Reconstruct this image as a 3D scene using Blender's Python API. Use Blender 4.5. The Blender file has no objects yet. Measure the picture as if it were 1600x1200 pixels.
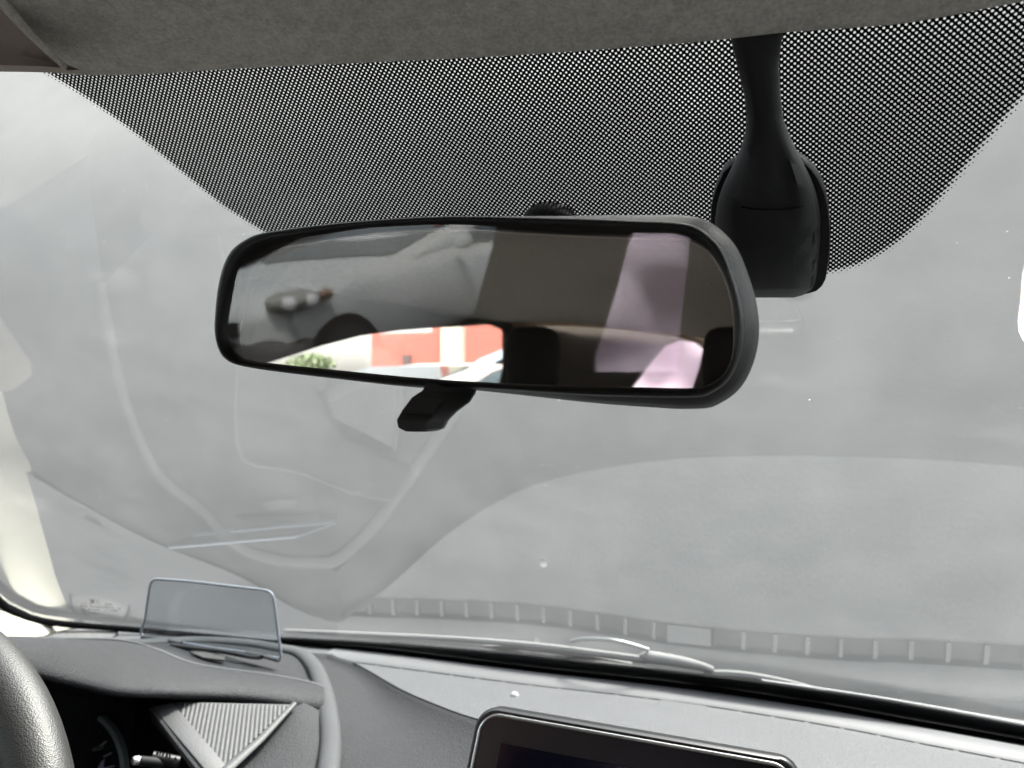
import bpy, bmesh, math, random
import numpy as np
random.seed(7)
S = bpy.context.scene
COL = S.collection

# ------------------------------------------------------------------ camera, sky, sun, exposure
TH = math.radians(20.0); CH = 1.2; F = 1200.0           # yaw to the left, eye height, focal length in photo pixels
ct, st = math.cos(TH), math.sin(TH)
CAM = np.array([0.0, 0.0, CH])
cd = bpy.data.cameras.new('camera'); cam = bpy.data.objects.new('camera', cd); COL.objects.link(cam)
cam.location = CAM; cam.rotation_euler = (math.pi/2, 0, TH)
cd.sensor_width = 36; cd.lens = 27.0; cd.clip_start = 0.02; cd.clip_end = 800
cd.dof.use_dof = True; cd.dof.focus_distance = 0.40; cd.dof.aperture_fstop = 11.5
S.camera = cam
SUN_EL, SUN_AZ = math.radians(58), math.radians(25)     # azimuth measured from +Y towards +X
w = bpy.data.worlds.new('World'); S.world = w; w.use_nodes = True
nt = w.node_tree; sky = nt.nodes.new('ShaderNodeTexSky'); sky.sky_type = 'NISHITA'
sky.sun_disc = False; sky.sun_elevation = SUN_EL; sky.sun_rotation = SUN_AZ
sky.dust_density = 3.0; sky.air_density = 1.0; sky.ozone_density = 1.0
bg = nt.nodes['Background']; bg.inputs['Strength'].default_value = 0.15
hs = nt.nodes.new('ShaderNodeHueSaturation'); hs.inputs['Saturation'].default_value = .25    # hazy bright overcast: nearly neutral
nt.links.new(sky.outputs[0], hs.inputs['Color']); nt.links.new(hs.outputs[0], bg.inputs['Color'])
sd = bpy.data.lights.new('sun', 'SUN'); sun = bpy.data.objects.new('sun', sd); COL.objects.link(sun)
sd.energy = 2.0; sd.angle = math.radians(12); sd.color = (1.0, .96, .90)
sv = np.array([math.sin(SUN_AZ)*math.cos(SUN_EL), math.cos(SUN_AZ)*math.cos(SUN_EL), math.sin(SUN_EL)])
from mathutils import Vector
sun.rotation_euler = Vector(sv).to_track_quat('Z', 'Y').to_euler(); sun.location = (0, 0, 30)
S.view_settings.view_transform = 'Standard'; S.view_settings.look = 'None'
S.view_settings.exposure = 2.8; S.view_settings.gamma = 1.0
S.cycles.max_bounces = 12; S.cycles.transparent_max_bounces = 24; S.cycles.glossy_bounces = 6; S.cycles.diffuse_bounces = 5
S.cycles.use_denoising = True; S.cycles.sample_clamp_indirect = 6; S.cycles.caustics_reflective = False; S.cycles.caustics_refractive = False

# ------------------------------------------------------------------ measuring helpers (photo pixel + distance -> point of the car)
def ray(px, py):
    X = (px-800)/F; h = (600-py)/F
    return np.array([X*ct-st, X*st+ct, h])
def W(px, py, Z): return CAM + Z*ray(px, py)
def D(px, py, h): return W(px, py, -h*F/(py-600))        # point at height h relative to the eye
ZB = CH-.341; TP = math.tan(math.radians(44)); XC = -.10
def gy(x): return .868-.12*(x-XC)**2
def gz(x, y): return ZB+(gy(x)-y)*TP                     # the windscreen surface
def gn(x):
    n = np.array([.24*(x-XC)*TP, TP, 1.0]); return n/np.linalg.norm(n)
def onG(px, py, inset=0.0):
    d = ray(px, py); a, b = .05, 3.0
    g = lambda p: p[2]-gz(p[0], p[1])
    t = np.linspace(.05, 3, 900); P = CAM+t[:, None]*d
    v = P[:, 2]-(ZB+(gy(P[:, 0])-P[:, 1])*TP)
    k = np.where((v[:-1] < 0) & (v[1:] >= 0))[0][0]; a, b = t[k], t[k+1]
    for _ in range(40):
        m = (a+b)/2
        if g(CAM+m*d) < 0: a = m
        else: b = m
    p = CAM+a*d
    return p-gn(p[0])*inset

# ------------------------------------------------------------------ scene helpers
def origin(o):
    v = np.zeros(3)
    while o is not None:
        v = v+np.array(o.location); o = o.parent
    return v
def tag(o, label=None, cat=None, group=None, kind=None):
    if label: o['label'] = label
    if cat: o['category'] = cat
    if group: o['group'] = group
    if kind: o['kind'] = kind
    return o
def thing(name, loc, label, cat, group=None):
    o = bpy.data.objects.new(name, None); COL.objects.link(o); o.location = loc
    o.empty_display_size = .05
    return tag(o, label, cat, group)
def mesh(name, V, Fc, mat, parent=None, smooth=True, loc=None, angle=None):
    V = np.asarray(V, float)
    o0 = origin(parent) if parent is not None else (np.array(loc) if loc is not None else np.zeros(3))
    me = bpy.data.meshes.new(name); me.from_pydata((V-o0).tolist(), [], [tuple(int(i) for i in f) for f in Fc]); me.update()
    bm = bmesh.new(); bm.from_mesh(me)
    bmesh.ops.remove_doubles(bm, verts=bm.verts, dist=1e-6)
    bmesh.ops.recalc_face_normals(bm, faces=bm.faces); bm.to_mesh(me); bm.free()
    if smooth:
        me.polygons.foreach_set('use_smooth', [True]*len(me.polygons))
        me.set_sharp_from_angle(angle=math.radians(angle if angle else 42))
    me.materials.append(mat)
    o = bpy.data.objects.new(name, me); COL.objects.link(o)
    if parent is not None: o.parent = parent
    else: o.location = o0
    return o
def bevel(o, wd, seg=2):
    bm = bmesh.new(); bm.from_mesh(o.data)
    es = [e for e in bm.edges if len(e.link_faces) == 2 and e.calc_face_angle(0) > .5]
    bmesh.ops.bevel(bm, geom=es, offset=wd, segments=seg, profile=.5, affect='EDGES', clamp_overlap=True)
    bm.to_mesh(o.data); bm.free()
    o.data.polygons.foreach_set('use_smooth', [True]*len(o.data.polygons)); o.data.set_sharp_from_angle(angle=math.radians(45))
    return o
def subsurf(o, lv=2):
    m = o.modifiers.new('s', 'SUBSURF'); m.levels = lv; m.render_levels = lv; return o
def spline(P, n, closed=False):
    """Catmull-Rom through P, resampled to n points evenly along its length."""
    P = np.asarray(P, float); k = len(P)
    if closed: Q = np.vstack([P[-1], P, P[0], P[1]]); segs = k
    else: Q = np.vstack([2*P[0]-P[1], P, 2*P[-1]-P[-2]]); segs = k-1
    out = []
    for i in range(segs):
        p0, p1, p2, p3 = Q[i:i+4]
        for t in np.linspace(0, 1, 24, endpoint=False):
            out.append(.5*((2*p1)+(-p0+p2)*t+(2*p0-5*p1+4*p2-p3)*t*t+(-p0+3*p1-3*p2+p3)*t**3))
    if not closed: out.append(P[-1])
    out = np.array(out)
    if closed: out = np.vstack([out, out[0]])
    s = np.concatenate([[0], np.cumsum(np.linalg.norm(np.diff(out, axis=0), axis=1))])
    q = np.linspace(0, s[-1], n+1)[:-1] if closed else np.linspace(0, s[-1], n)
    return np.stack([np.interp(q, s, out[:, j]) for j in range(P.shape[1])], 1)
def loft(rows, closed=False, cap0=False, cap1=False):
    """rows: equal-length rings/lines -> verts, faces"""
    n = len(rows[0]); V = np.vstack(rows); Fc = []
    for r in range(len(rows)-1):
        for i in range(n if closed else n-1):
            j = (i+1) % n
            Fc.append((r*n+i, r*n+j, (r+1)*n+j, (r+1)*n+i))
    if cap0: Fc.append(tuple(range(n-1, -1, -1)))
    if cap1: Fc.append(tuple((len(rows)-1)*n+i for i in range(n)))
    return V, Fc
def tube(P, r, seg=10, flat=1.0, up=(0, 0, 1), caps=True):
    P = np.asarray(P, float); n = len(P); rr = np.broadcast_to(np.asarray(r, float), (n,))
    T = np.gradient(P, axis=0); T /= np.linalg.norm(T, axis=1)[:, None]; up = np.array(up, float)
    rows = []
    for i in range(n):
        a = np.cross(T[i], up); a /= np.linalg.norm(a)+1e-12; b = np.cross(a, T[i])
        rows.append([P[i]+rr[i]*(math.cos(t)*a+flat*math.sin(t)*b) for t in np.linspace(0, 2*math.pi, seg, endpoint=False)])
    return loft([np.array(x) for x in rows], True, caps, caps)
def box(c, sx, sy, sz, ax=None):
    c = np.array(c, float); ax = np.eye(3) if ax is None else np.asarray(ax, float)
    V = [c+ax[0]*sx*i/2+ax[1]*sy*j/2+ax[2]*sz*k/2 for i in (-1, 1) for j in (-1, 1) for k in (-1, 1)]
    return np.array(V), [(0, 1, 3, 2), (4, 6, 7, 5), (0, 4, 5, 1), (2, 3, 7, 6), (0, 2, 6, 4), (1, 5, 7, 3)]
def join(parts):
    V, Fc, k = [], [], 0
    for v, f in parts:
        V.append(np.asarray(v)); Fc += [tuple(i+k for i in q) for q in f]; k += len(v)
    return np.vstack(V), Fc
def slab(poly, nrm, th):
    """closed solid from a planar polygon, extruded by -th along nrm"""
    P = np.asarray(poly, float); nrm = np.asarray(nrm, float); n = len(P)
    return loft([P, P-nrm*th], True, True, True)

# ------------------------------------------------------------------ materials
def M(name): 
    m = bpy.data.materials.new(name); m.use_nodes = True; n = m.node_tree
    return m, n, n.nodes['Principled BSDF'], n.nodes['Material Output']
def N(n, t, **kw):
    x = n.nodes.new(t)
    for k, v in kw.items():
        if hasattr(x, k): setattr(x, k, v)
        else: x.inputs[k].default_value = v
    return x
def math_(n, op, a, b=None, c=None, clamp=False):
    x = n.nodes.new('ShaderNodeMath'); x.operation = op; x.use_clamp = clamp
    for i, v in enumerate((a, b, c)):
        if v is None: continue
        if isinstance(v, (int, float)): x.inputs[i].default_value = v
        else: n.links.new(v, x.inputs[i])
    return x.outputs[0]
def smooth_(n, v, a, b, lo=0., hi=1.):
    x = n.nodes.new('ShaderNodeMapRange'); x.interpolation_type = 'SMOOTHSTEP'
    n.links.new(v, x.inputs[0]); x.inputs[1].default_value = a; x.inputs[2].default_value = b
    x.inputs[3].default_value = lo; x.inputs[4].default_value = hi; return x.outputs[0]
def noise(n, scale, detail=4, rough=.55, vec=None):
    x = N(n, 'ShaderNodeTexNoise'); x.inputs['Scale'].default_value = scale; x.inputs['Detail'].default_value = detail; x.inputs['Roughness'].default_value = rough
    if vec is None:
        tc = N(n, 'ShaderNodeTexCoord'); vec = tc.outputs['Object']
    n.links.new(vec, x.inputs['Vector']); return x.outputs['Fac']
def plastic(name, col, rough=.5, grain=900, bump=.25, var=.12, spec=.5, specks=0.0):
    m, n, b, o = M(name)
    f = noise(n, 14, 5); mix = N(n, 'ShaderNodeMix', data_type='RGBA')
    mix.inputs[6].default_value = (*[c*(1-var) for c in col], 1); mix.inputs[7].default_value = (*[c*(1+var) for c in col], 1)
    n.links.new(f, mix.inputs[0]); last = mix.outputs[2]
    if specks:
        v = N(n, 'ShaderNodeTexVoronoi'); v.inputs['Scale'].default_value = 95; tc = N(n, 'ShaderNodeTexCoord'); n.links.new(tc.outputs['Object'], v.inputs['Vector'])
        k = smooth_(n, v.outputs['Distance'], .02, .085, specks, 0)
        sep = N(n, 'ShaderNodeSeparateColor'); n.links.new(v.outputs['Color'], sep.inputs[0])
        k = math_(n, 'MULTIPLY', k, smooth_(n, sep.outputs[0], .80, .95))
        mx = N(n, 'ShaderNodeMix', data_type='RGBA'); n.links.new(k, mx.inputs[0]); n.links.new(last, mx.inputs[6]); mx.inputs[7].default_value = (.45, .45, .44, 1); last = mx.outputs[2]
    n.links.new(last, b.inputs['Base Color']); b.inputs['Specular IOR Level'].default_value = spec
    r = noise(n, 40, 3); mr = N(n, 'ShaderNodeMapRange'); n.links.new(r, mr.inputs[0]); mr.inputs[3].default_value = rough-.07; mr.inputs[4].default_value = rough+.07; n.links.new(mr.outputs[0], b.inputs['Roughness'])
    if bump:
        v = N(n, 'ShaderNodeTexVoronoi'); v.inputs['Scale'].default_value = grain; tc = N(n, 'ShaderNodeTexCoord'); n.links.new(tc.outputs['Object'], v.inputs['Vector'])
        hgt = math_(n, 'ADD', v.outputs['Distance'], noise(n, grain*.35, 3))
        bp = N(n, 'ShaderNodeBump'); bp.inputs['Strength'].default_value = bump; bp.inputs['Distance'].default_value = .0012
        n.links.new(hgt, bp.inputs['Height']); n.links.new(bp.outputs[0], b.inputs['Normal'])
    return m
def flat(name, col, rough=.6, metal=0., spec=.5, var=.15, scale=8):
    m, n, b, o = M(name)
    f = noise(n, scale, 5); mix = N(n, 'ShaderNodeMix', data_type='RGBA')
    mix.inputs[6].default_value = (*[c*(1-var) for c in col], 1); mix.inputs[7].default_value = (*[min(1, c*(1+var)) for c in col], 1)
    n.links.new(f, mix.inputs[0]); n.links.new(mix.outputs[2], b.inputs['Base Color'])
    b.inputs['Roughness'].default_value = rough; b.inputs['Metallic'].default_value = metal; b.inputs['Specular IOR Level'].default_value = spec
    return m
def glass(name, tint=(.88, .92, .90), f0=.08, f1=.92, power=5, dirt=0.0, speck=0.0):
    """thin pane: straight transmission plus a mirror reflection that grows towards grazing angles, with a film of dust"""
    m, n, b, o = M(name); n.nodes.remove(b)
    tr = N(n, 'ShaderNodeBsdfTransparent'); tr.inputs[0].default_value = (*tint, 1)
    gl = N(n, 'ShaderNodeBsdfGlossy'); gl.inputs['Roughness'].default_value = 0.0; gl.inputs[0].default_value = (1, 1, 1, 1)
    ge = N(n, 'ShaderNodeNewGeometry'); dp = N(n, 'ShaderNodeVectorMath', operation='DOT_PRODUCT')
    n.links.new(ge.outputs['Normal'], dp.inputs[0]); n.links.new(ge.outputs['Incoming'], dp.inputs[1])
    c = math_(n, 'ABSOLUTE', dp.outputs['Value']); k = math_(n, 'POWER', math_(n, 'SUBTRACT', 1.0, c, clamp=True), power)
    fr = math_(n, 'MULTIPLY_ADD', k, f1, f0, clamp=True)
    mx = N(n, 'ShaderNodeMixShader'); n.links.new(fr, mx.inputs[0]); n.links.new(tr.outputs[0], mx.inputs[1]); n.links.new(gl.outputs[0], mx.inputs[2])
    last = mx.outputs[0]
    if dirt:
        df = N(n, 'ShaderNodeBsdfTranslucent'); df.inputs[0].default_value = (.75, .76, .75, 1)
        tc = N(n, 'ShaderNodeTexCoord')
        a = noise(n, 7, 6, .6, tc.outputs['Object']); bb = noise(n, 26, 4, .6, tc.outputs['Object'])
        mp_ = N(n, 'ShaderNodeMapping'); mp_.inputs['Rotation'].default_value = (0, 0, .7); mp_.inputs['Scale'].default_value = (1, 3.2, 1); n.links.new(tc.outputs['Object'], mp_.inputs[0])
        smear = smooth_(n, noise(n, 5.5, 3, .5, mp_.outputs[0]), .66, .80, 0, dirt*1.2)
        fac = math_(n, 'MULTIPLY_ADD', smooth_(n, math_(n, 'ADD', a, math_(n, 'MULTIPLY', bb, .35)), .45, 1.0, .35, 1.0), dirt, smear)
        if speck:
            for sc, th, pick in ((55, .030, .80), (110, .045, .86), (210, .07, .88)):
                v = N(n, 'ShaderNodeTexVoronoi'); v.inputs['Scale'].default_value = sc; n.links.new(tc.outputs['Object'], v.inputs['Vector'])
                sep = N(n, 'ShaderNodeSeparateColor'); n.links.new(v.outputs['Color'], sep.inputs[0])
                kk = math_(n, 'MULTIPLY', smooth_(n, v.outputs['Distance'], th*.5, th, speck, 0), math_(n, 'GREATER_THAN', sep.outputs[1], pick))
                fac = math_(n, 'MAXIMUM', fac, kk)
        d2 = N(n, 'ShaderNodeBsdfDiffuse'); d2.inputs[0].default_value = (.7, .7, .69, 1)
        ad = N(n, 'ShaderNodeMixShader'); ad.inputs[0].default_value = .35; n.links.new(df.outputs[0], ad.inputs[1]); n.links.new(d2.outputs[0], ad.inputs[2])
        m2 = N(n, 'ShaderNodeMixShader'); n.links.new(fac, m2.inputs[0]); n.links.new(last, m2.inputs[1]); n.links.new(ad.outputs[0], m2.inputs[2]); last = m2.outputs[0]
    n.links.new(last, o.inputs['Surface']); return m

DASH = plastic('dash_plastic', (.058, .060, .0645), .55, 760, .42, .10, .4, specks=.5)
DASH_PAD = plastic('dash_pad_plastic', (.0275, .0284, .0306), .62, 760, .42, .10, .12, specks=.35)
DASH_RIDGE = plastic('dash_ridge_plastic', (.054, .0555, .0585), .58, 800, .22, .08, .2)
HOOD = plastic('hood_plastic', (.0255, .0262, .0282), .56, 800, .42, .10, .18, specks=.5)
BLACK = plastic('black_fine_plastic', (.008, .008, .0088), .42, 1500, .10, .1, .4)
COVER = plastic('sensor_cover_plastic', (.019, .0198, .021), .6, 1600, .10, .1, .3)
MATTE = flat('matte_black', (.006, .006, .007), .8, spec=.2)
GLOSS = flat('gloss_black', (.006, .006, .007), .3, spec=.4)
CHROME = flat('chrome', (.85, .86, .87), .28, metal=1.0, var=.02)
RECESS = flat('recess_shade_black', (.012, .012, .013), .6, spec=.25)  # near-black colour paints the shade under the instrument hood
RUBBER = flat('seal_rubber', (.004, .004, .0045), .8, spec=.04)

# ------------------------------------------------------------------ ground, wall in front
def plane_obj(name, V, mat, kind=None):
    o = mesh(name, V, [tuple(range(len(V)))], mat, smooth=False)
    if kind: o['kind'] = kind
    return o
GROUND = flat('dark_asphalt', (.10, .10, .10), .9, var=.25, scale=3)
g = plane_obj('ground', [(-400, -400, 0), (400, -400, 0), (400, 400, 0), (-400, 400, 0)], GROUND, 'structure')
m, n, b, o = M('grey_render')
a = noise(n, .9, 6, .6); bb = noise(n, 5, 4); k = math_(n, 'ADD', math_(n, 'MULTIPLY', a, .75), math_(n, 'MULTIPLY', bb, .25))
mx = N(n, 'ShaderNodeMix', data_type='RGBA'); n.links.new(smooth_(n, k, .35, .68), mx.inputs[0])
mx.inputs[6].default_value = (.168, .166, .156, 1); mx.inputs[7].default_value = (.196, .194, .183, 1)
n.links.new(mx.outputs[2], b.inputs['Base Color']); b.inputs['Roughness'].default_value = .9
bp = N(n, 'ShaderNodeBump'); bp.inputs['Strength'].default_value = .15; bp.inputs['Distance'].default_value = .006; n.links.new(noise(n, 60, 4), bp.inputs['Height']); n.links.new(bp.outputs[0], b.inputs['Normal'])
WALL = m
zz_ = np.linspace(-.02, 3.35, 60); lean = np.interp(zz_, [0, .6, 1.0, 1.4, 1.8, 2.2, 2.6, 3.35], [0, 0, 4, 11, 21, 30, 35, 36])  # lean invented so the upper wall catches more sky and brightens
yy_ = 2.60+np.concatenate([[0], np.cumsum(np.tan(np.radians(.5*(lean[1:]+lean[:-1])))*np.diff(zz_))])
prof = list(zip(yy_, zz_))+[(4.3, 3.35), (4.3, -.02)]
V, Fc = loft([np.array([(x, y+.06*min(0, x+2), z) for x in np.linspace(-8, 6, 40)]) for y, z in prof])
wl = mesh('grey_wall', V, Fc, WALL, loc=(-1, 2.75, 0), angle=50)
tag(wl, 'plain pale grey wall filling the view beyond the windscreen', 'wall')

# ------------------------------------------------------------------ windscreen
ws = thing('windscreen', (XC, .6, 1.1), 'sloping clear windscreen with a black dotted band along its top', 'windscreen')
GLASS = glass('windscreen_glass', (.90, .925, .905), .125, 1.2, 4, dirt=.032, speck=.5)
xs = np.linspace(-1.02, .86, 60); sy = np.linspace(-.03, .66, 34)
rows = [np.array([(x, gy(x)-t, gz(x, gy(x)-t)) for x in xs]) for t in sy]
V, Fc = loft(rows); pane = mesh('glass_pane', V, Fc, GLASS, ws)

# dotted ceramic band
low = [(-40, 85), (20, 103), (60, 113), (110, 141), (200, 204), (300, 286), (350, 326), (415, 368), (470, 400), (560, 428), (800, 440), (1000, 444), (1230, 444), (1290, 432), (1340, 419), (1380, 400), (1420, 372), (1470, 320), (1530, 247), (1600, 163), (1690, 60), (1760, -20)]
LP = spline(np.array([onG(*p) for p in low]), 500)
o_ = np.argsort(LP[:, 0]); LX, LY = LP[o_, 0], LP[o_, 1]
cs = math.cos(math.radians(44))
def v_of(x, y): return (gy(x)-y)/cs
L2 = np.stack([LP[:, 0], v_of(LP[:, 0], LP[:, 1])], 1)
fx = np.linspace(LX[0], LX[-1], 170); rows = []; E = []
for t in np.linspace(0, 1, 48):
    r = []
    for x in fx:
        y0 = np.interp(x, LX, LY); y1 = gy(x)-.62
        y = y0+(y1-y0)*t**1.5; p = np.array([x, y, gz(x, y)])-gn(x)*.0012; r.append(p)
        q = np.array([x, v_of(x, y)]); E.append(np.min(np.hypot(*(L2-q).T)))
    rows.append(np.array(r))
V, Fc = loft(rows); UV = [(p[0], v_of(p[0], p[1])) for p in V]
A_ = .0028
m, n, b, o = M('dotted_black_ceramic')
b.inputs['Base Color'].default_value = (.004, .004, .0045, 1); b.inputs['Roughness'].default_value = .6; b.inputs['Specular IOR Level'].default_value = .08
au = N(n, 'ShaderNodeAttribute', attribute_name='sheet'); sp = N(n, 'ShaderNodeSeparateXYZ'); n.links.new(au.outputs['Vector'], sp.inputs[0])
cu = math_(n, 'COSINE', math_(n, 'MULTIPLY', sp.outputs[0], 2*math.pi/A_)); cv = math_(n, 'COSINE', math_(n, 'MULTIPLY', sp.outputs[1], 2*math.pi/A_))
f = math_(n, 'MULTIPLY', cu, cv)
th = smooth_(n, sp.outputs[2], .0003, .0060, -1.05, .39)
hole = smooth_(n, math_(n, 'SUBTRACT', f, th), -.05, .05)
tr = N(n, 'ShaderNodeBsdfTransparent'); ms = N(n, 'ShaderNodeMixShader'); n.links.new(hole, ms.inputs[0]); n.links.new(b.outputs[0], ms.inputs[1]); n.links.new(tr.outputs[0], ms.inputs[2]); n.links.new(ms.outputs[0], o.inputs['Surface'])
me = bpy.data.meshes.new('dotted_band'); o0 = origin(ws); me.from_pydata((V-o0).tolist(), [], Fc)
at = me.attributes.new('sheet', 'FLOAT_VECTOR', 'POINT'); at.data.foreach_set('vector', np.array([(u[0], u[1], e) for u, e in zip(UV, E)]).ravel())
me.polygons.foreach_set('use_smooth', [True]*len(me.polygons)); me.materials.append(m)
fb = bpy.data.objects.new('dotted_band', me); COL.objects.link(fb); fb.parent = ws
fb['label'] = 'black dotted shade band printed along the top of the windscreen'

# rubber seal along the foot of the glass
sealpx = [(-60, 880), (0, 941), (20, 953), (42, 964), (70, 971), (110, 976), (222, 985), (330, 995), (440, 1005), (583, 1016), (700, 1030), (855, 1049), (996, 1064), (1119, 1079), (1294, 1106), (1425, 1130), (1600, 1162), (1750, 1192)]
SP = spline(np.array([onG(*p)-ray(*p)*(.016 if p[0] < 150 else .008 if p[0] < 350 else .005) for p in sealpx]), 90)
V, Fc = tube(SP, np.interp(SP[:, 0], [-.98, -.9, -.55, -.2, .3], [.0055, .0045, .0032, .0035, .004]), 8)
mesh('edge_seal', V, Fc, RUBBER, ws)
# black painted border that shows just above the seal from the middle to the far side, outside face
top = spline(np.array([onG(*p, inset=-.002) for p in [(436, 997), (583, 1005), (700, 1015), (855, 1029), (996, 1044), (1119, 1058), (1197, 1068), (1337, 1089), (1469, 1111), (1600, 1136), (1750, 1166)]]), 60)
bot = spline(np.array([onG(*p, inset=-.002) for p in [(436, 1006), (583, 1017), (700, 1031), (855, 1050), (996, 1065), (1119, 1080), (1197, 1090), (1337, 1114), (1469, 1137), (1600, 1163), (1750, 1193)]]), 60)
V, Fc = loft([top, bot]); mesh('black_border', V, Fc, GLOSS, ws)
V, Fc = tube(spline(np.array([onG(*p, inset=-.003) for p in [(1190, 1067), (1337, 1088.5), (1469, 1110.5), (1600, 1135.5), (1750, 1165)]]), 30), .0008, 6); mesh('edge_highlight', V, Fc, flat('pale_edge', (.6, .6, .6), .4), ws)  # pale line added as the highlight on the border's top edge
# maker's mark: rows of tiny unreadable print
rnd = random.Random(3); Q = []
MARK = flat('etched_grey_print', (.10, .10, .10), .8)
def mark(x0, x1, y, hh, slope):
    x = x0
    while x < x1:
        wd = rnd.uniform(1.0, 3.2); 
        if rnd.random() < .84:
            y0 = y+slope*(x-x0)+rnd.uniform(-.15, .15); h2 = hh*rnd.uniform(.6, 1)
            Q.append(([onG(x, y0, .0015), onG(x+wd, y0+slope*wd, .0015), onG(x+wd, y0+h2+slope*wd, .0015), onG(x, y0+h2, .0015)], [(0, 1, 2, 3)]))
        x += wd+.5
for a in ((140, 155, 934, 1.2), (142, 152, 936.5, 2.6), (141, 155, 939.5, .9), (124, 158, 940.2, 1.1), (164, 176, 942, 1.2), (126, 174, 944.6, 1.6), (176, 186, 947.6, 1.0), (127, 158, 949.3, 1.4), (161, 183, 951.2, 1.6), (130, 140, 952.4, 1.2), (131, 154, 955.2, 1.6)):
    mark(*a, .055)
V, Fc = join(Q); mk = mesh('maker_mark', V, Fc, MARK, ws, smooth=False)

# sticker at the right
m, n, b, o = M('cream_paper'); b.inputs['Base Color'].default_value = (.85, .79, .70, 1); b.inputs['Roughness'].default_value = .8
tl_ = N(n, 'ShaderNodeBsdfTranslucent'); tl_.inputs[0].default_value = (.90, .84, .76, 1); ms = N(n, 'ShaderNodeMixShader'); ms.inputs[0].default_value = .75
n.links.new(b.outputs[0], ms.inputs[1]); n.links.new(tl_.outputs[0], ms.inputs[2]); n.links.new(ms.outputs[0], o.inputs['Surface']); PAPER = m
st_ = [(1640, 430), (1610, 408), (1601, 414), (1597, 428), (1594, 470), (1590, 500), (1591, 515), (1596, 526), (1606, 540), (1640, 548)]
P = np.array([onG(*p, .0015) for p in st_]); V, Fc = slab(P, -gn(.1), .0006)
stk = mesh('windscreen_sticker', V, Fc, PAPER, smooth=False, loc=P.mean(0))
tag(stk, 'cream paper sticker with rounded corners stuck at the right edge of the glass', 'sticker')

# ------------------------------------------------------------------ headlining
m, n, b, o = M('woven_headlining')
f1 = noise(n, 120, 5, .7); f2 = noise(n, 520, 3, .6)
mx = N(n, 'ShaderNodeMix', data_type='RGBA'); n.links.new(smooth_(n, math_(n, 'ADD', math_(n, 'MULTIPLY', f1, .5), math_(n, 'MULTIPLY', f2, .5)), .32, .68), mx.inputs[0])
mx.inputs[6].default_value = (.54, .53, .485, 1); mx.inputs[7].default_value = (.84, .825, .77, 1)
n.links.new(mx.outputs[2], b.inputs['Base Color']); b.inputs['Roughness'].default_value = .95; b.inputs['Specular IOR Level'].default_value = .1
bp = N(n, 'ShaderNodeBump'); bp.inputs['Strength'].default_value = .35; bp.inputs['Distance'].default_value = .004
n.links.new(math_(n, 'ADD', f1, f2), bp.inputs['Height']); n.links.new(bp.outputs[0], b.inputs['Normal'])
HEAD = m
epx = [(-420, 60), (-200, 95), (-80, 103), (0, 104), (30, 104.5), (64, 107), (92, 113), (131, 115.5), (210, 115), (315, 109), (420, 103), (600, 95), (800, 85), (1000, 71), (1100, 63), (1180, 54), (1230, 48.5), (1337, 41), (1416, 34), (1495, 20), (1600, 0), (1750, -30), (2000, -90)]
EP = []
for p in epx:
    q = onG(*p); EP.append(q-ray(*p)/np.linalg.norm(ray(*p))*.014)
e0, e1 = EP[0], EP[-1]
EP = [np.array([x, e0[1]+.06*(x-e0[0]), e0[2]-.03*(e0[0]-x)]) for x in (-.97, -.85)][0:(2 if e0[0] > -.80 else 1)]+EP+[np.array([x, gy(x)-.545, gz(x, gy(x)-.545)-.016]) for x in (.30, .45, .60, .76) if x > e1[0]+.06]
EP = spline(np.array(EP), 260); FX = float(onG(108, 112)[0])
rows = [EP+np.array([0, .016, .012]), EP+np.array([0, .006, .003])]
for t in (0, .003, .008, .016, .03, .045, .06, .08, .1, .13, .17, .22, .3, .4, .55, .75, 1.0, 1.2, 1.35, 1.5, 1.65, 1.8, 1.92, 2.01):
    r = EP.copy(); r[:, 1] -= t; r[:, 0] = XC+(r[:, 0]-XC)*(1+min(t, 1.0)*.85)
    tz = 1.43; k = 1-math.exp(-t/.22); r[:, 2] = r[:, 2]+(tz-r[:, 2])*k-.0005*math.exp(-t/.006)
    xx = np.abs(r[:, 0]-XC); r[:, 2] -= .055*np.clip((xx-.52)/.28, 0, 1.2)**2*min(1, t/.2)
    kr = np.clip((t-1.4)/.6, 0, 1)**1.5; r[:, 2] = r[:, 2]*(1-kr)+kr*np.interp(r[:, 0], [-.95, -.69, -.37, -.22, 0, .6], [1.400, 1.390, 1.352, 1.318, 1.275, 1.22])
    # raised fold at the left (edge of the stowed visor)
    dd = r[:, 0]-(FX-.1*t); fk = math.exp(-t/.25); r[:, 2] -= .0075*fk*np.exp(-(dd/.009)**2)*np.clip((t-.002)/.01, 0, 1); r[:, 2] += .012*fk*np.clip(-(dd+.006)/.03, 0, 1)*np.clip((t-.006)/.02, 0, 1)
    rows.append(r)
V, Fc = loft(rows); hl = mesh('headlining', V, Fc, HEAD, smooth=True, loc=(XC, -.3, 1.38), angle=80)
tag(hl, 'grey-brown woven fabric headlining above the windscreen', 'headlining')

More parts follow.
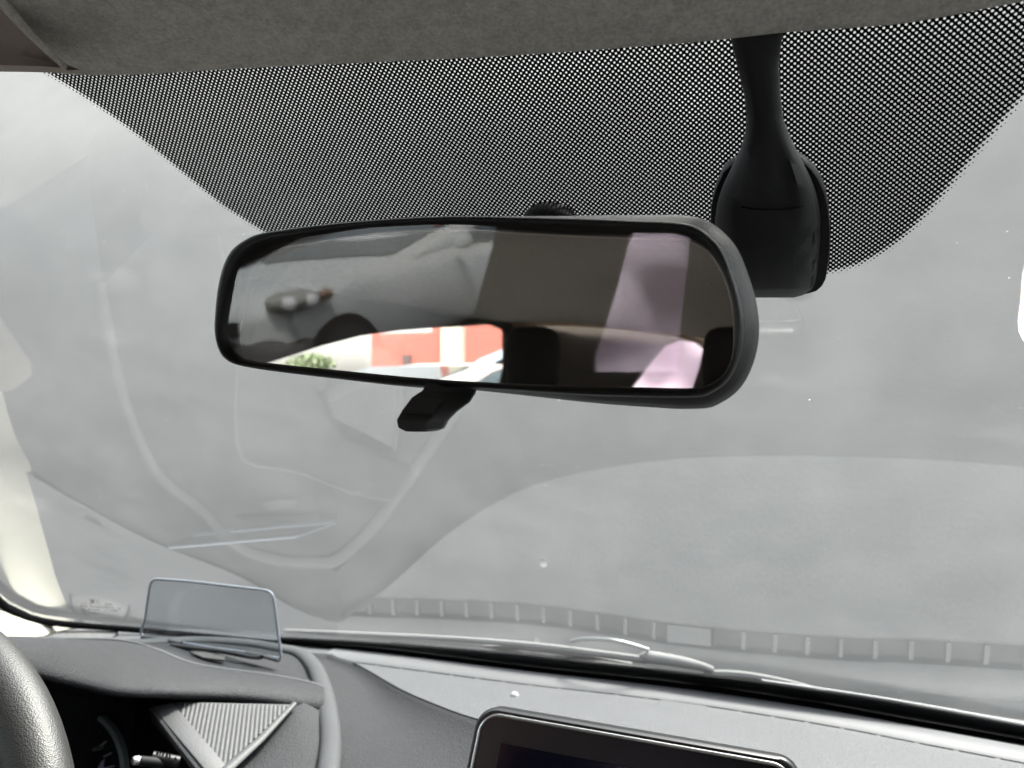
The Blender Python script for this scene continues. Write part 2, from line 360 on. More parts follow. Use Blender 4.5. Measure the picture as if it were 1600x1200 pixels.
# folded edge of the trim in the top left corner
fe = spline(np.array([W(x, y, z*.93) for x, y, z in [(-60, -60, .385), (-14, -12, .392), (8, 14, .396), (40, 50, .401), (72, 82, .405), (98, 106, .410)]]), 30)
vs = thing('sun_visor', W(-60, 40, .40), 'brownish fabric visor with a pale folded edge in the top left corner', 'sun visor')
lo = spline(np.array([W(x, y, z*.93) for x, y, z in [(-420, -60, .40), (-360, 20, .41), (-260, 80, .42), (-120, 98, .418), (0, 101.5, .414), (60, 103.5, .412), (98, 106, .411)]]), 30)
VIS = flat('brown_visor_fabric', (.46, .40, .36), .95, spec=.1, var=.12, scale=140)
mesh('panel', *loft([fe, .9*fe+.1*lo+np.array([0, .004, .002]), .5*fe+.5*lo+np.array([0, .010, .003]), .1*fe+.9*lo+np.array([0, .003, 0]), lo, lo+np.array([0, .02, .004])]), VIS, vs, angle=70)
V, Fc = tube(fe+np.array([.001, .001, 0]), np.linspace(.0055, .0018, 30), 12, .6); mesh('folded_edge', V, Fc, HEAD, vs)
# ------------------------------------------------------------------ windscreen pillar trim at the left
CREAM = flat('cream_trim', (.40, .39, .33), .7, var=.03)
pt_in = spline(np.array([(-.905, .785, .862), (-.919, .768, .870), (-.925, .715, .872), (-.927, .661, .881), (-.934, .565, .898), (-.956, .494, .91), (-.965, .30, .95)]), 40)
pt_out = spline(np.array([onG(*p, .004) for p in [(112, 979), (75, 974), (20, 955), (0, 944)]]+[(-.986, .68, gz(-.986, .68)-.006), (-1.0, .55, gz(-1, .55)-.006), (-.985, .25, 1.40)]), 40)
rows = [pt_in+np.array([.004, -.002, -.03]), pt_in, .7*pt_in+.3*pt_out+np.array([.003, -.002, .004]), .35*pt_in+.65*pt_out+np.array([.002, -.002, .004]), pt_out]
V, Fc = loft(rows); pl = mesh('pillar_trim', V, Fc, CREAM, loc=(-.93, .7, .87))
tag(pl, 'cream plastic pillar trim in the bottom left corner beside the glass', 'pillar trim')

# ------------------------------------------------------------------ dashboard
db = thing('dashboard', (XC, .6, .8), 'dark grey grained plastic dashboard under the windscreen', 'dashboard')
base = spline(np.array([D(*p, -.343) for p in [(300, 992), (440, 1005), (583, 1017), (700, 1031), (855, 1050), (996, 1065), (1119, 1080), (1294, 1107), (1425, 1131), (1600, 1163), (1750, 1193)]]), 120)
bx = np.concatenate([[-1.0, -.93], base[::1, 0]]); by = np.concatenate([[.76, .785], base[:, 1]])
o_ = np.argsort(bx); bx, by = bx[o_], by[o_]
def yb2(x): return np.interp(x, bx, by)
# outer edge of the shelf towards the cabin
oc = np.array([(-1.02, .50), (-.80, .66), (-.66, .735), (-.585, .785), (-.535, .80), (-.51, .785), (-.462, .762), (-.375, .695), (-.318, .660), (-.262, .634), (-.17, .612), (-.08, .600), (.06, .592), (.19, .59), (.45, .60), (.75, .62)])
OC = spline(oc, 240); oo = np.argsort(OC[:, 0]); ox, oy = OC[oo, 0], OC[oo, 1]
def yo(x): return np.interp(x, ox, oy)
def hdeck(q): return -.338+.16*q
def deck_h(x, q, trough=True):
    h = hdeck(q)
    if trough and x > -.56:
        k = np.clip((x+.56)/.03, 0, 1)
        pr = np.interp(q, [-.02, .0, .030, .038, .041, .064, .0685, .071, .093, .0955, .099, .11], [-.012, -.004, -.001, .0005, .0015, -.0035, -.006, -.015, -.015, -.001, .0012, .0005])
        h = h+pr*k
    return h
xs = np.linspace(-1.0, .78, 220); tq = np.concatenate([np.linspace(-.02, .028, 4), np.linspace(.032, .112, 40), np.linspace(.118, 1, 14)])
rows = []
for j, t in enumerate(tq):
    r = []
    for x in xs:
        ql = max(yb2(x)-yo(x), .0); q = t if t < .115 else .115+(t-.118)/(1-.118)*(max(ql, .116)-.115)
        q = min(q, max(ql, .004))
        r.append((x, yb2(x)-q, CH+deck_h(x, q)))
    rows.append(np.array(r))
V, Fc = loft(rows); mesh('upper_shelf', V, Fc, DASH, db, angle=60)
vx = np.linspace(-.535, .74, 120)
mesh('vent_strip', *loft([np.array([(x, yb2(x)-q_, CH+hdeck(q_)+z_) for x in vx]) for q_, z_ in ((.0395, .0008), (.0415, .0026), (.054, .0003), (.064, -.0022), (.0685, -.0055))]), plastic('strip_sheen', (.098, .100, .104), .55, 900, .1, .06, .25), db, angle=70)  # lighter base colour stands in for the sheen on the strip
# defroster slots in the trough (seen mirrored in the glass)
dv = mesh('defroster_trough', *loft([np.array([(x, yb2(x)-.093, CH+hdeck(.093)-.0140) for x in np.linspace(-.5, .7, 60)]), np.array([(x, yb2(x)-.0715, CH+hdeck(.0715)-.0140) for x in np.linspace(-.5, .7, 60)])]), flat('slot_black', (.020, .020, .021), .7, spec=.2), db)
k = 0; x = -.49
while x < .68:
    if not (-.118 < x < -.09):
        V, Fc = box((x, yb2(x)-.082, CH+hdeck(.082)-.0105), .004, .019, .008); mesh('vent_fin', V, Fc, DASH, dv, smooth=False)
    x += .0315 if not (-.125 < x < -.10) else .0315
V, Fc = box((-.104, yb2(-.104)-.082, CH+hdeck(.082)-.0105), .05, .019, .008); mesh('vent_divider', V, Fc, DASH, dv, smooth=False)
# small light sensor dome
p0 = np.array([-.262, .727, CH+hdeck(yb2(-.262)-.727)])
prof = [(.0046, -.001), (.0046, .001), (.0040, .0026), (.0026, .0040), (.0010, .0046)]
rows = [np.array([p0+np.array([r*math.cos(a), r*math.sin(a), z]) for a in np.linspace(0, 2*math.pi, 16, endpoint=False)]) for r, z in prof]
V, Fc = loft(rows, True, False, True); mesh('light_sensor', V, Fc, flat('pale_sensor_plastic', (.30, .30, .30), .3), db)

# ridge strip that frames the driver's hood
rpx = [(-351, 1027, -.21), (-187, 1009, -.225), (-46, 998, -.242), (63, 999, -.262), (124, 999, -.27), (209, 1000, -.278), (300, 996, -.286), (380, 1000, -.29), (440, 1009, -.293), (470, 1016, -.294), (491, 1036, -.296), (503, 1064, -.299), (512, 1100, -.301), (517, 1150, -.304), (513, 1200, -.306), (505, 1270, -.315), (485, 1390, -.33)]
RP = spline(np.array([D(*p) for p in rpx]), 140)
V, Fc = tube(RP-np.array([0, 0, .004]), np.interp(np.arange(140), [0, 70, 95, 139], [.0075, .0078, .009, .0095]), 14, .62); mesh('ridge_strip', V, Fc, DASH_RIDGE, db)
lfp = [(-1.0, .25), (-.995, .42), (-.975, .53), (-.88, .615), (-.80, .665), (-.71, .715), (-.64, .755), (-.585, .785), (-.528, yo(-.528))]
lf = spline(np.array([(x, y, CH+max(hdeck(yb2(x)-y), -.335)-.0008-(0 if y > .6 else .01)) for x, y in lfp]), 60)
rl = spline(np.array([(-.735, .22, CH-.20)]+[tuple(D(*p)-np.array([0, 0, .006])) for p in rpx[:9]]+[tuple(D(478, 1016, -.300))]), 60)
mesh('end_pad', *loft([lf+np.array([-.003, .006, -.001]), lf, .94*lf+.06*rl-np.array([0, 0, .004]), .80*lf+.20*rl-np.array([0, 0, .010]), .6*lf+.4*rl-np.array([0, 0, .010]), .35*lf+.65*rl-np.array([0, 0, .006]), rl]), DASH_PAD, db)
# hood over the instruments: inner foot of the ridge -> seam -> lip
colx = [-340, -187, -46, 40, 103, 175, 219, 250, 297, 344, 400, 450, 488, 506]
def interp_px(T, x):
    T = np.array(T, float); return [np.interp(x, T[:, 0], T[:, j]) for j in (1, 2)]
ridT = [(r[0], r[1], r[2]) for r in rpx[:11]]
seamT = [(-340, 1008, -.150), (-187, 1000, -.165), (-46, 998, -.182), (40, 998, -.198), (103, 999, -.212), (175, 1000, -.236), (219, 1007, -.254), (250, 1017.5, -.264), (297, 1036, -.275), (344, 1045, -.281), (406, 1053, -.288), (450, 1060, -.293), (488, 1068, -.297), (506, 1074, -.300)]
lipT = [(-340, 1000, -.12), (-187, 1002, -.145), (-46, 1012, -.168), (30, 1031, -.190), (100, 1050, -.214), (170, 1068, -.238), (215, 1073, -.250), (260, 1075, -.262), (350, 1080, -.281), (410, 1086, -.288), (460, 1094, -.295), (488, 1100, -.299), (506, 1104, -.301)]
ridge_r, seam_r, lip_r = [], [], []
for x in colx:
    y, h = interp_px(ridT, x); ridge_r.append(D(x, y, h)-np.array([0, 0, .004]))
    y, h = interp_px(seamT, x); seam_r.append(D(x, y, h))
    y, h = interp_px(lipT, x); lip_r.append(D(x, y, h))
RR, SS, LL = (spline(np.array(q), 80) for q in (ridge_r, seam_r, lip_r))
bay = mesh('hood_bay', *loft([RR, .55*RR+.45*SS-np.array([0, 0, .006]), .12*RR+.88*SS-np.array([0, 0, .004]), SS+np.array([0, .002, 0])]), HOOD, db)
rows = [SS+np.array([0, .002, -.002]), SS+np.array([0, 0, .0004]), .85*SS+.15*LL+np.array([0, 0, .0022]), .5*SS+.5*LL+np.array([0, 0, .004]), .2*SS+.8*LL+np.array([0, 0, .0034]), .08*SS+.92*LL+np.array([0, 0, .0012]), .02*SS+.98*LL-np.array([0, 0, .0008]), LL+np.array([.0012, -.001, -.0036]), LL+np.array([.0008, -.001, -.007]), LL+np.array([-.003, .002, -.0105]), LL+np.array([-.012, .007, -.0125])]
mesh('instrument_hood', *loft(rows), HOOD, db, angle=75)
inner = LL+np.array([-.011, .0065, -.0122])
V, Fc = tube(SS+np.array([0, 0, .0002]), .0022, 8, .7); mesh('seam_highlight', V, Fc, DASH_RIDGE, db)  # paler bead added as a painted highlight along the seam
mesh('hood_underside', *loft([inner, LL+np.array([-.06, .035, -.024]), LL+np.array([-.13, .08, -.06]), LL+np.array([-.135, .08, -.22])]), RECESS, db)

# ribbed panel below the hood's right end
A0, B0, C0 = W(237, 1108, .672), W(458, 1101, .700), W(332, 1222, .60)
At = W(280, 1097, .682)
pn = np.cross(B0-A0, C0-A0); pn /= np.linalg.norm(pn); pn *= np.sign(pn[2])
rib_mat = plastic('ribbed_grey_plastic', (.046, .0468, .0485), .55, 900, .2, .08)
V, Fc = slab([A0, At, B0, C0], pn, .012); rp = mesh('ribbed_panel', V, Fc, rib_mat, db, smooth=False)
def seg_hit(p, d, a, bq):
    # intersection inside the plane's own 2-D frame
    e1 = (B0-A0)/np.linalg.norm(B0-A0); e2 = np.cross(pn, e1); f2 = lambda v: np.array([v.dot(e1), v.dot(e2)])
    M2 = np.array([f2(d), -f2(bq-a)]).T
    if abs(np.linalg.det(M2)) < 1e-12: return None
    t, u = np.linalg.solve(M2, f2(a-p)); return t if 0 <= u <= 1 else None
rd = (W(352, 1200, .612)-W(366, 1100, .69)); rd -= pn*rd.dot(pn); rd /= np.linalg.norm(rd)
for i in range(25):
    s = (i+1.3)/26.6; p = At+(B0-At)*s
    ts = [t for t in (seg_hit(p, rd, A0+(At-A0)*.35, C0-(C0-B0)*.08), seg_hit(p, rd, B0, C0)) if t and t > .004]
    if not ts: continue
    L = min(ts)-.002; side = np.cross(rd, pn); side /= np.linalg.norm(side); wd = .0021
    ring = [(-wd, -.0006), (-wd*.6, .0006), (0, .0010), (wd*.6, .0006), (wd, -.0006)]
    rows = [np.array([p+rd*t+side*a+pn*h for a, h in ring]) for t in (.002, L)]
    V, Fc = loft(rows, False); Fc += [(0, 1, 2, 3, 4), (9, 8, 7, 6, 5)]
    mesh('rib', V, Fc, rib_mat, rp)
V, Fc = tube(np.array([B0+(B0-C0)*.02, B0+(C0-B0)*.5+np.array([.004, 0, .001]), C0]), [.0025, .004, .006], 10, .6); mesh('panel_edge', V, Fc, rib_mat, db)
V, Fc = tube(np.array([A0, A0*.5+C0*.5-np.array([0, 0, .002]), C0-np.array([0, 0, .003])]), [.003, .004, .005], 8, .8); mesh('panel_lower_edge', V, Fc, DASH_PAD, db)
P = [A0, A0+(At-A0)*.40, A0+(At-A0)*.62+(B0-At)*.03, C0+(B0-C0)*.16, C0]
V, Fc = slab(np.array(P)+pn*.0026, pn, .003); bevel(mesh('panel_border', V, Fc, rib_mat, db), .001)
# pad between the ribbed panel and the ridge
r1 = spline(np.array([D(488, 1104, -.300), D(498, 1130, -.306), D(502, 1170, -.310), D(500, 1225, -.318), D(490, 1300, -.33)]), 20)
r0 = spline(np.array([D(462, 1103, -.2965), D(440, 1128, -.302), D(405, 1163, -.309), D(362, 1208, -.316), D(330, 1260, -.325)]), 20)
mesh('side_pad', *loft([r0, .5*r0+.5*r1+np.array([0, 0, .003]), r1, r1+np.array([.012, 0, -.004])]), HOOD, db)
# centre pad from the shelf edge down to the cabin
OCp = np.array([(x, yo(x), CH+hdeck(yb2(x)-yo(x))) for x in np.linspace(-.528, .72, 110)])
inn = spline(np.array([D(478, 1016, -.300), D(500, 1040, -.302), D(512, 1066, -.305), D(520, 1100, -.309), D(525, 1150, -.313), D(521, 1200, -.317), D(518, 1290, -.33)]+[(-.26, .43, CH-.36), (-.12, .39, CH-.385), (.1, .37, CH-.39), (.4, .37, CH-.39), (.72, .38, CH-.39)]), 110)
mesh('centre_pad', *loft([OCp+np.array([0, .006, -.0012]), OCp+np.array([0, -.0005, -.0005]), .96*OCp+.04*inn-np.array([0, 0, .0030]), .86*OCp+.14*inn-np.array([0, 0, .0068]), .74*OCp+.26*inn-np.array([0, 0, .0086]), .6*OCp+.4*inn-np.array([0, 0, .0082]), .45*OCp+.55*inn-np.array([0, 0, .0058]), .2*OCp+.8*inn-np.array([0, 0, .002]), inn, inn+np.array([0, -.02, -.05]), inn+np.array([0, .02, -.25])]), DASH_PAD, db, angle=70)
# round loudspeaker grille at the far left, seen only mirrored in the glass
gc = np.array([-.868, .742, CH-.3295]); 
grl = [(.047, -.004), (.0465, .0012), (.0435, .0012)]
V, Fc = loft([np.array([gc+np.array([r*math.cos(a), r*math.sin(a), z]) for a in np.linspace(0, 2*math.pi, 40, endpoint=False)]) for r, z in grl], True); mesh('grille_ring', V, Fc, MATTE, db)
V, Fc = loft([np.array([gc+np.array([r*math.cos(a), r*math.sin(a), z]) for a in np.linspace(0, 2*math.pi, 40, endpoint=False)]) for r, z in ((.0433, .0008), (.040, .0004), (.02, .0012), (.001, .0015))], True)
m, n, b, o = M('grille_mesh')
tc = N(n, 'ShaderNodeTexCoord'); vv = N(n, 'ShaderNodeTexVoronoi'); vv.inputs['Scale'].default_value = 420; n.links.new(tc.outputs['Object'], vv.inputs['Vector'])
mx = N(n, 'ShaderNodeMix', data_type='RGBA'); n.links.new(smooth_(n, vv.outputs['Distance'], .25, .45), mx.inputs[0]); mx.inputs[6].default_value = (.02, .02, .02, 1); mx.inputs[7].default_value = (.10, .10, .10, 1)
n.links.new(mx.outputs[2], b.inputs['Base Color']); b.inputs['Roughness'].default_value = .5
mesh('speaker_grille', V, Fc, m, db)

# ------------------------------------------------------------------ head-up display
hc = W(330, 1012, .83)
hu = thing('head_up_display', hc, 'small clear tinted combiner plate standing on the driver side of the dashboard', 'head-up display')
def hz(px): return np.interp(px, [222, 440], [.868, .802])
ol = [(224, 994), (227, 965), (232, 930), (235, 913), (239, 907), (248, 905), (300, 909), (370, 917), (412, 922), (420, 924), (426, 930), (429, 945), (434, 985), (438.5, 1018), (438, 1026), (434, 1028), (381, 1019), (330, 1012), (282, 1004)]
OP = np.array([W(x, y, hz(x)) for x, y in ol])
hn = np.cross(OP[14]-OP[0], OP[5]-OP[0]); hn /= np.linalg.norm(hn); hn *= -np.sign(hn[1])
CG = glass('combiner_glass', (.66, .70, .72), .13, .9, 5)
OPs = spline(OP, 120, True); cm = OPs.mean(0)
mesh('combiner_glass', OPs, [tuple(range(120))], CG, hu, smooth=False)
m, n, b, o = M('polished_acrylic_edge'); b.inputs['Base Color'].default_value = (.27, .30, .35, 1); b.inputs['Roughness'].default_value = .35; b.inputs['Transmission Weight'].default_value = .35; b.inputs['IOR'].default_value = 1.45
ED = m
V, Fc = tube(np.vstack([OPs, OPs[:1]]), .0014, 8, 1.0, up=tuple(hn), caps=False); mesh('combiner_edge', V, Fc, ED, hu)
V, Fc = tube(spline(np.array([W(268, 1008, .833), W(300, 1012, .826), W(350, 1018, .815), (W(392, 1026, .806)), W(408, 1027, .80)]), 14), .0035, 8, .7); mesh('pivot_bar', V, Fc, CHROME if False else GLOSS, hu)
for q in ([(222, 993), (255, 997), (283, 1003)], [(384, 1018), (410, 1023), (436, 1030)]):
    V, Fc = tube(spline(np.array([W(x, y+2, hz(x)-.004) for x, y in q]), 10), .0028, 8, .7); mesh('guide_rail', V, Fc, DASH_RIDGE, hu)
P = [W(296, 1018, .806), W(318, 1018.5, .812), W(352, 1026, .80), W(350, 1031, .79), W(318, 1027, .795)]
V, Fc = slab(P, (0, 0, 1), .002); mesh('lens_window', V, Fc, flat('satin_lens', (.05, .048, .045), .4), hu, smooth=False)

# ------------------------------------------------------------------ steering wheel
wc = np.array([-.52, .25, .88]); tl = math.radians(26)
wu = np.array([0, math.sin(tl), math.cos(tl)]); wr = np.array([1., 0, 0]); wn = np.array([0, -math.cos(tl), math.sin(tl)])
sw = thing('steering_wheel', wc, 'black leather steering wheel rim cut off by the bottom left corner', 'steering wheel')
m = plastic('leather', (.0145, .0143, .014), .52, 1100, .18, .10, .6)
ths = np.linspace(0, 2*math.pi, 97)[:-1]
rows = [np.array([wc+(wr*math.cos(t)+wu*math.sin(t))*(.182+.0175*math.cos(a))+wn*.0165*math.sin(a) for a in np.linspace(0, 2*math.pi, 20, endpoint=False)]) for t in ths]
V, Fc = loft(rows+[rows[0]], True); mesh('rim', V, Fc, m, sw)
rows = [np.array([wc+(wr*math.cos(t)+wu*math.sin(t))*r-wn*.02+wn*z for t in np.linspace(0, 2*math.pi, 32, endpoint=False)]) for r, z in ((.055, -.02), (.06, 0), (.055, .015), (.03, .024), (.002, .026))]
V, Fc = loft(rows, True); mesh('hub', V, Fc, BLACK, sw)
for ang in (0, math.pi, -math.pi/2):
    d = wr*math.cos(ang)+wu*math.sin(ang); e = np.cross(wn, d)
    V, Fc = box(wc+d*.115-wn*.015, .13, .045, .014, (d, e, wn)); bevel(mesh('spoke', V, Fc, BLACK, sw), .005)

# ------------------------------------------------------------------ instrument cluster and stalk
ic = W(78, 1222, .74)
cl = thing('instrument_cluster', ic, 'dark instrument dial with a grey ring behind the steering wheel', 'instrument cluster')
fd = ray(78, 1222); fd /= np.linalg.norm(fd); nn = np.array([.25, -.90, .33]); nn /= np.linalg.norm(nn); iu = np.cross(nn, (0, 0, 1.)); iu /= np.linalg.norm(iu); iv = np.cross(iu, nn); iu = -iu if iu[0] < 0 else iu
iv = iv if iv[2] > 0 else -iv
ringc = lambda r, z, n_=56: np.array([ic+(iu*math.cos(t)*1.08+iv*math.sin(t))*r+nn*z for t in np.linspace(0, 2*math.pi, n_, endpoint=False)])
V, Fc = loft([ringc(.071, -.004), ringc(.0705, .004), ringc(.067, .005), ringc(.0655, -.002)], True); mesh('dial_ring', V, Fc, flat('satin_blue_grey', (.30, .35, .38), .35, metal=.3), cl)
V, Fc = loft([ringc(.066, -.003), ringc(.001, -.003)], True); dial = mesh('dial_face', V, Fc, flat('navy_dial', (.008, .009, .014), .3), cl)
for a, r0_, r1_ in ((52, .050, .058), (40, .045, .058), (28, .050, .058), (16, .045, .058), (4, .05, .058)):
    t = math.radians(a); d = iu*math.cos(t)*1.08+iv*math.sin(t)
    V, Fc = box(ic+d*(r0_+r1_)/2-nn*.0022, r1_-r0_, .0012, .0006, (d, np.cross(nn, d), nn)); mesh('dial_tick', V, Fc, flat('pale_print', (.45, .42, .55), .5), dial, smooth=False)
V, Fc = tube(np.array([W(147, 1171, .70), W(160, 1168, .71)]), .0016, 8); mesh('trip_knob', V, Fc, CHROME, cl)
V, Fc = slab([W(150, 1205, .715), W(158, 1190, .715), W(163, 1186, .717), (W(160, 1202, .716))], nn, .001); mesh('dial_needle', V, Fc, flat('pale_violet', (.30, .26, .42), .4), cl, smooth=False)
wpk = thing('control_stalk', W(212, 1188, .6), 'thin black control stalk with a silver tip to the right of the dial', 'stalk')
V, Fc = tube(np.array([W(215, 1188, .60), W(260, 1193, .62), W(330, 1208, .65)]), [.0036, .0040, .0046], 10); mesh('stalk_arm', V, Fc, BLACK, wpk)
V, Fc = tube(np.array([W(207, 1189, .597), W(210, 1188.6, .598), W(216, 1188, .60)]), [.0026, .0033, .0035], 12); mesh('stalk_tip', V, Fc, flat('satin_silver', (.6, .6, .6), .3, metal=.8), wpk)
Q = []
for (x0, x1, y0, y1) in ((243, 247, 1175, 1180), (248, 251, 1175, 1180), (252, 256, 1176, 1181), (258, 262, 1176, 1184), (263, 266, 1177, 1186), (271, 275, 1183, 1194)):
    Q.append(([W(x0, y1, .600), W(x1, y1, .600), W(x1+1.5, y0, .600), W(x0+1.5, y0, .600)], [(0, 1, 2, 3)]))
V, Fc = tube(np.array([W(238, 1182, .615), W(280, 1190, .62)]), .0042, 10); mesh('stalk_collar', V, Fc, BLACK, wpk)
V, Fc = join(Q); mesh('stalk_symbols', V, Fc, flat('dim_print', (.09, .09, .09), .6), wpk, smooth=False)
V, Fc = loft([spline(np.array([W(150, 1085, .80), W(260, 1110, .78), W(330, 1150, .76), W(420, 1250, .72)]), 12), spline(np.array([W(-60, 1300, .84), W(60, 1320, .8), W(200, 1340, .78), W(330, 1400, .7)]), 12)])
mesh('cluster_surround', V, Fc, MATTE, cl)

# ------------------------------------------------------------------ centre display
TL, TR = W(748, 1101, .505), W(1256, 1189, .4363)
dx = TR-TL; wd = np.linalg.norm(dx); dx /= wd; dz = np.array([0, -.28, -.96]); dz -= dx*dz.dot(dx); dz /= np.linalg.norm(dz); dz = dz-.10*dx; dz /= np.linalg.norm(dz)
dn = np.cross(dz, dx); dn = dn*np.sign(-dn[1])
dp = thing('display_screen', TL+dx*wd/2+dz*.06, 'black touchscreen display with a thin chrome edge on the dashboard', 'display')
def rrect(w_, h_, r, x0=0, y0=0, k=7):
    P = []
    for cx_, cy_, a0 in ((x0+w_-r, y0+r, -90), (x0+w_-r, y0+h_-r, 0), (x0+r, y0+h_-r, 90), (x0+r, y0+r, 180)):
        P += [(cx_+r*math.cos(math.radians(a0+90*i/k)), cy_+r*math.sin(math.radians(a0+90*i/k))) for i in range(k+1)]
    return P
def on(P, d): return np.array([TL+dx*a+dz*b_+dn*d for a, b_ in P])
H = .118
V, Fc = loft([on(rrect(wd-.006, H-.006, .012, .003, .003), -.016), on(rrect(wd, H, .014), -.012), on(rrect(wd, H, .014), -.002), on(rrect(wd-.003, H-.003, .013, .0015, .0015), .0), on(rrect(wd-.012, H-.012, .010, .006, .006), .0)], True, True, True)
mesh('display_housing', V, Fc, GLOSS, dp, angle=50)
V, Fc = tube(np.vstack([on(rrect(wd-.0085, H-.0085, .0125, .0042, .0042, 9), .0004), on(rrect(wd-.0085, H-.0085, .0125, .0042, .0042, 9), .0004)[:1]]), .0011, 8, up=tuple(dn), caps=False); mesh('chrome_edge', V, Fc, CHROME, dp)
V, Fc = slab(on([(.0205, .0205), (wd-.02, .0205), (wd-.02, H-.02), (.0205, H-.02)], .0012), dn, .001); mesh('screen_panel', V, Fc, flat('dark_blue_screen', (.004, .005, .012), .10, var=.05), dp, smooth=False)

# ------------------------------------------------------------------ rear-view mirror
mc = W(760, 480, .335)
def nrm_(pt):
    a, b_ = math.radians(.5), math.radians(pt); return np.array([-math.sin(a)*math.cos(b_), -math.cos(a)*math.cos(b_), math.sin(b_)])
nA, nB = nrm_(0.0), nrm_(-6.34)
def mp(px, py, d=0.0):
    r = ray(px, py); return CAM+r*((mc-CAM).dot(nA)/r.dot(nA))+nA*d
mU = np.cross((0, 0, 1.), nA); mU = mU/np.linalg.norm(mU); mU *= np.sign(mU[0]); mV = np.cross(nA, mU); mV *= np.sign(mV[2])
mir = thing('rear_view_mirror', mc, 'wide black rear-view mirror with rounded ends hanging below the dotted band', 'rear-view mirror')
Gpx = [(360, 505), (374, 447), (383, 422), (402, 398), (428, 385), (470, 377), (570, 362), (637, 357), (720, 355), (900, 363), (1001, 367), (1060, 369), (1092, 380), (1113, 402), (1132, 437), (1143, 480), (1146, 523), (1144, 555), (1136, 577), (1122, 593), (1103, 603), (1073, 607), (980, 605), (900, 603), (780, 599), (640, 590), (495, 576), (410, 567), (383, 563), (366, 553), (358, 535)]
Opx = [(340, 490), (343, 452), (352, 414), (365, 390), (385, 375), (405, 366), (445, 359), (520, 350), (620, 342), (720, 338), (900, 341), (1007, 345), (1060, 347), (1090, 354), (1112, 369), (1132, 393), (1148, 432), (1159, 469), (1164, 507), (1161, 541), (1151, 573), (1136, 597), (1114, 613), (1086, 621), (980, 620), (900, 617), (740, 607), (640, 604), (520, 591), (420, 579), (375, 571), (356, 561), (346, 543), (340, 517)]
NM = 200
def uv(px):
    P = np.array([mp(*p)-mc for p in px]); return np.stack([P@mU, P@mV], 1)
def theta(P2): return np.unwrap(np.arctan2(P2[:, 1]*2.6, P2[:, 0]))
def resample_match(Pa, Pb):
    A2 = spline(Pa, NM, True); B2 = spline(Pb, 2400, True)
    ta, tb = theta(A2), theta(B2); sg = np.sign(tb[-1]-tb[0])
    tb3 = np.concatenate([tb-sg*2*math.pi, tb, tb+sg*2*math.pi]); B3 = np.vstack([B2, B2, B2]); k = np.argsort(tb3)
    Q = np.stack([np.interp(ta, tb3[k], B3[k, j]) for j in (0, 1)], 1)
    T = np.roll(Q, -1, 0)-np.roll(Q, 1, 0); nn_ = np.stack([-T[:, 1], T[:, 0]], 1); nn_ /= np.linalg.norm(nn_, axis=1)[:, None]
    if (nn_*Q).sum(1).mean() < 0: nn_ = -nn_
    return A2, Q, nn_
g2, o2, n2 = resample_match(uv(Gpx), uv(Opx))
def m3(P2, d): return mc+P2[:, :1]*mU+P2[:, 1:]*mV+nA*(np.asarray(d).reshape(-1, 1) if np.ndim(d) else d)
mixp = lambda t: g2*(1-t)+o2*t
V, Fc = loft([m3(mixp(-.05), -.0045), m3(mixp(.0), .0008), m3(mixp(.10), .0022), m3(mixp(.32), .0040), m3(mixp(.55), .0046), m3(mixp(.78), .0040), m3(mixp(.93), .0022), m3(mixp(1.0), -.0006)], True)
mesh('bezel', V, Fc, BLACK, mir, angle=60)
rt_ = np.clip((o2[:, 0]+.02)/.10, 0, 1)[:, None]; flare = .0006+.0042*rt_
V, Fc = loft([m3(mixp(1.0), -.0006), m3(mixp(1.0)+n2*flare*.55, -.004), m3(mixp(1.0)+n2*flare, -.010), m3(mixp(1.0)+n2*flare*.9, -.018), m3(mixp(1.0)*.985, -.026), m3(mixp(1)*.93, -.034), m3(mixp(1)*.75, -.042), m3(mixp(1)*.35, -.046)], True, False, True)
mesh('housing', V, Fc, plastic('grained_black_plastic', (.019, .019, .0186), .5, 2200, .2, .1, .5), mir, angle=60)
m, n, b, o = M('silvered_glass'); n.nodes.remove(b)
gl = N(n, 'ShaderNodeBsdfGlossy'); gl.inputs['Roughness'].default_value = 0; gl.inputs[0].default_value = (.78, .715, .66, 1); n.links.new(gl.outputs[0], o.inputs['Surface'])
V = m3(mixp(-.02), -.0035); mesh('mirror_glass', V, [tuple(range(NM))], m, mir, smooth=False)
# front face of the wedge-shaped glass, tilted against the silvered back
m, n, b, o = M('wedge_front_glass'); n.nodes.remove(b)
tr = N(n, 'ShaderNodeBsdfTransparent'); tr.inputs[0].default_value = (.96, .97, .97, 1); gl = N(n, 'ShaderNodeBsdfGlossy'); gl.inputs['Roughness'].default_value = 0; ms = N(n, 'ShaderNodeMixShader'); ms.inputs[0].default_value = .082
n.links.new(tr.outputs[0], ms.inputs[1]); n.links.new(gl.outputs[0], ms.inputs[2])
tc = N(n, 'ShaderNodeTexCoord'); v = N(n, 'ShaderNodeTexVoronoi'); v.inputs['Scale'].default_value = 520; n.links.new(tc.outputs['Object'], v.inputs['Vector'])
sep = N(n, 'ShaderNodeSeparateColor'); n.links.new(v.outputs['Color'], sep.inputs[0])
ck = smooth_(n, noise(n, 16, 4, .6, tc.outputs['Object']), .50, .72)
kk = math_(n, 'MULTIPLY', math_(n, 'MULTIPLY', smooth_(n, v.outputs['Distance'], .05, .22, .5, 0), math_(n, 'GREATER_THAN', sep.outputs[0], .72)), ck)
sm = math_(n, 'MULTIPLY', smooth_(n, noise(n, 30, 6, .65, tc.outputs['Object']), .5, .8), .03)
kk = math_(n, 'ADD', kk, sm)
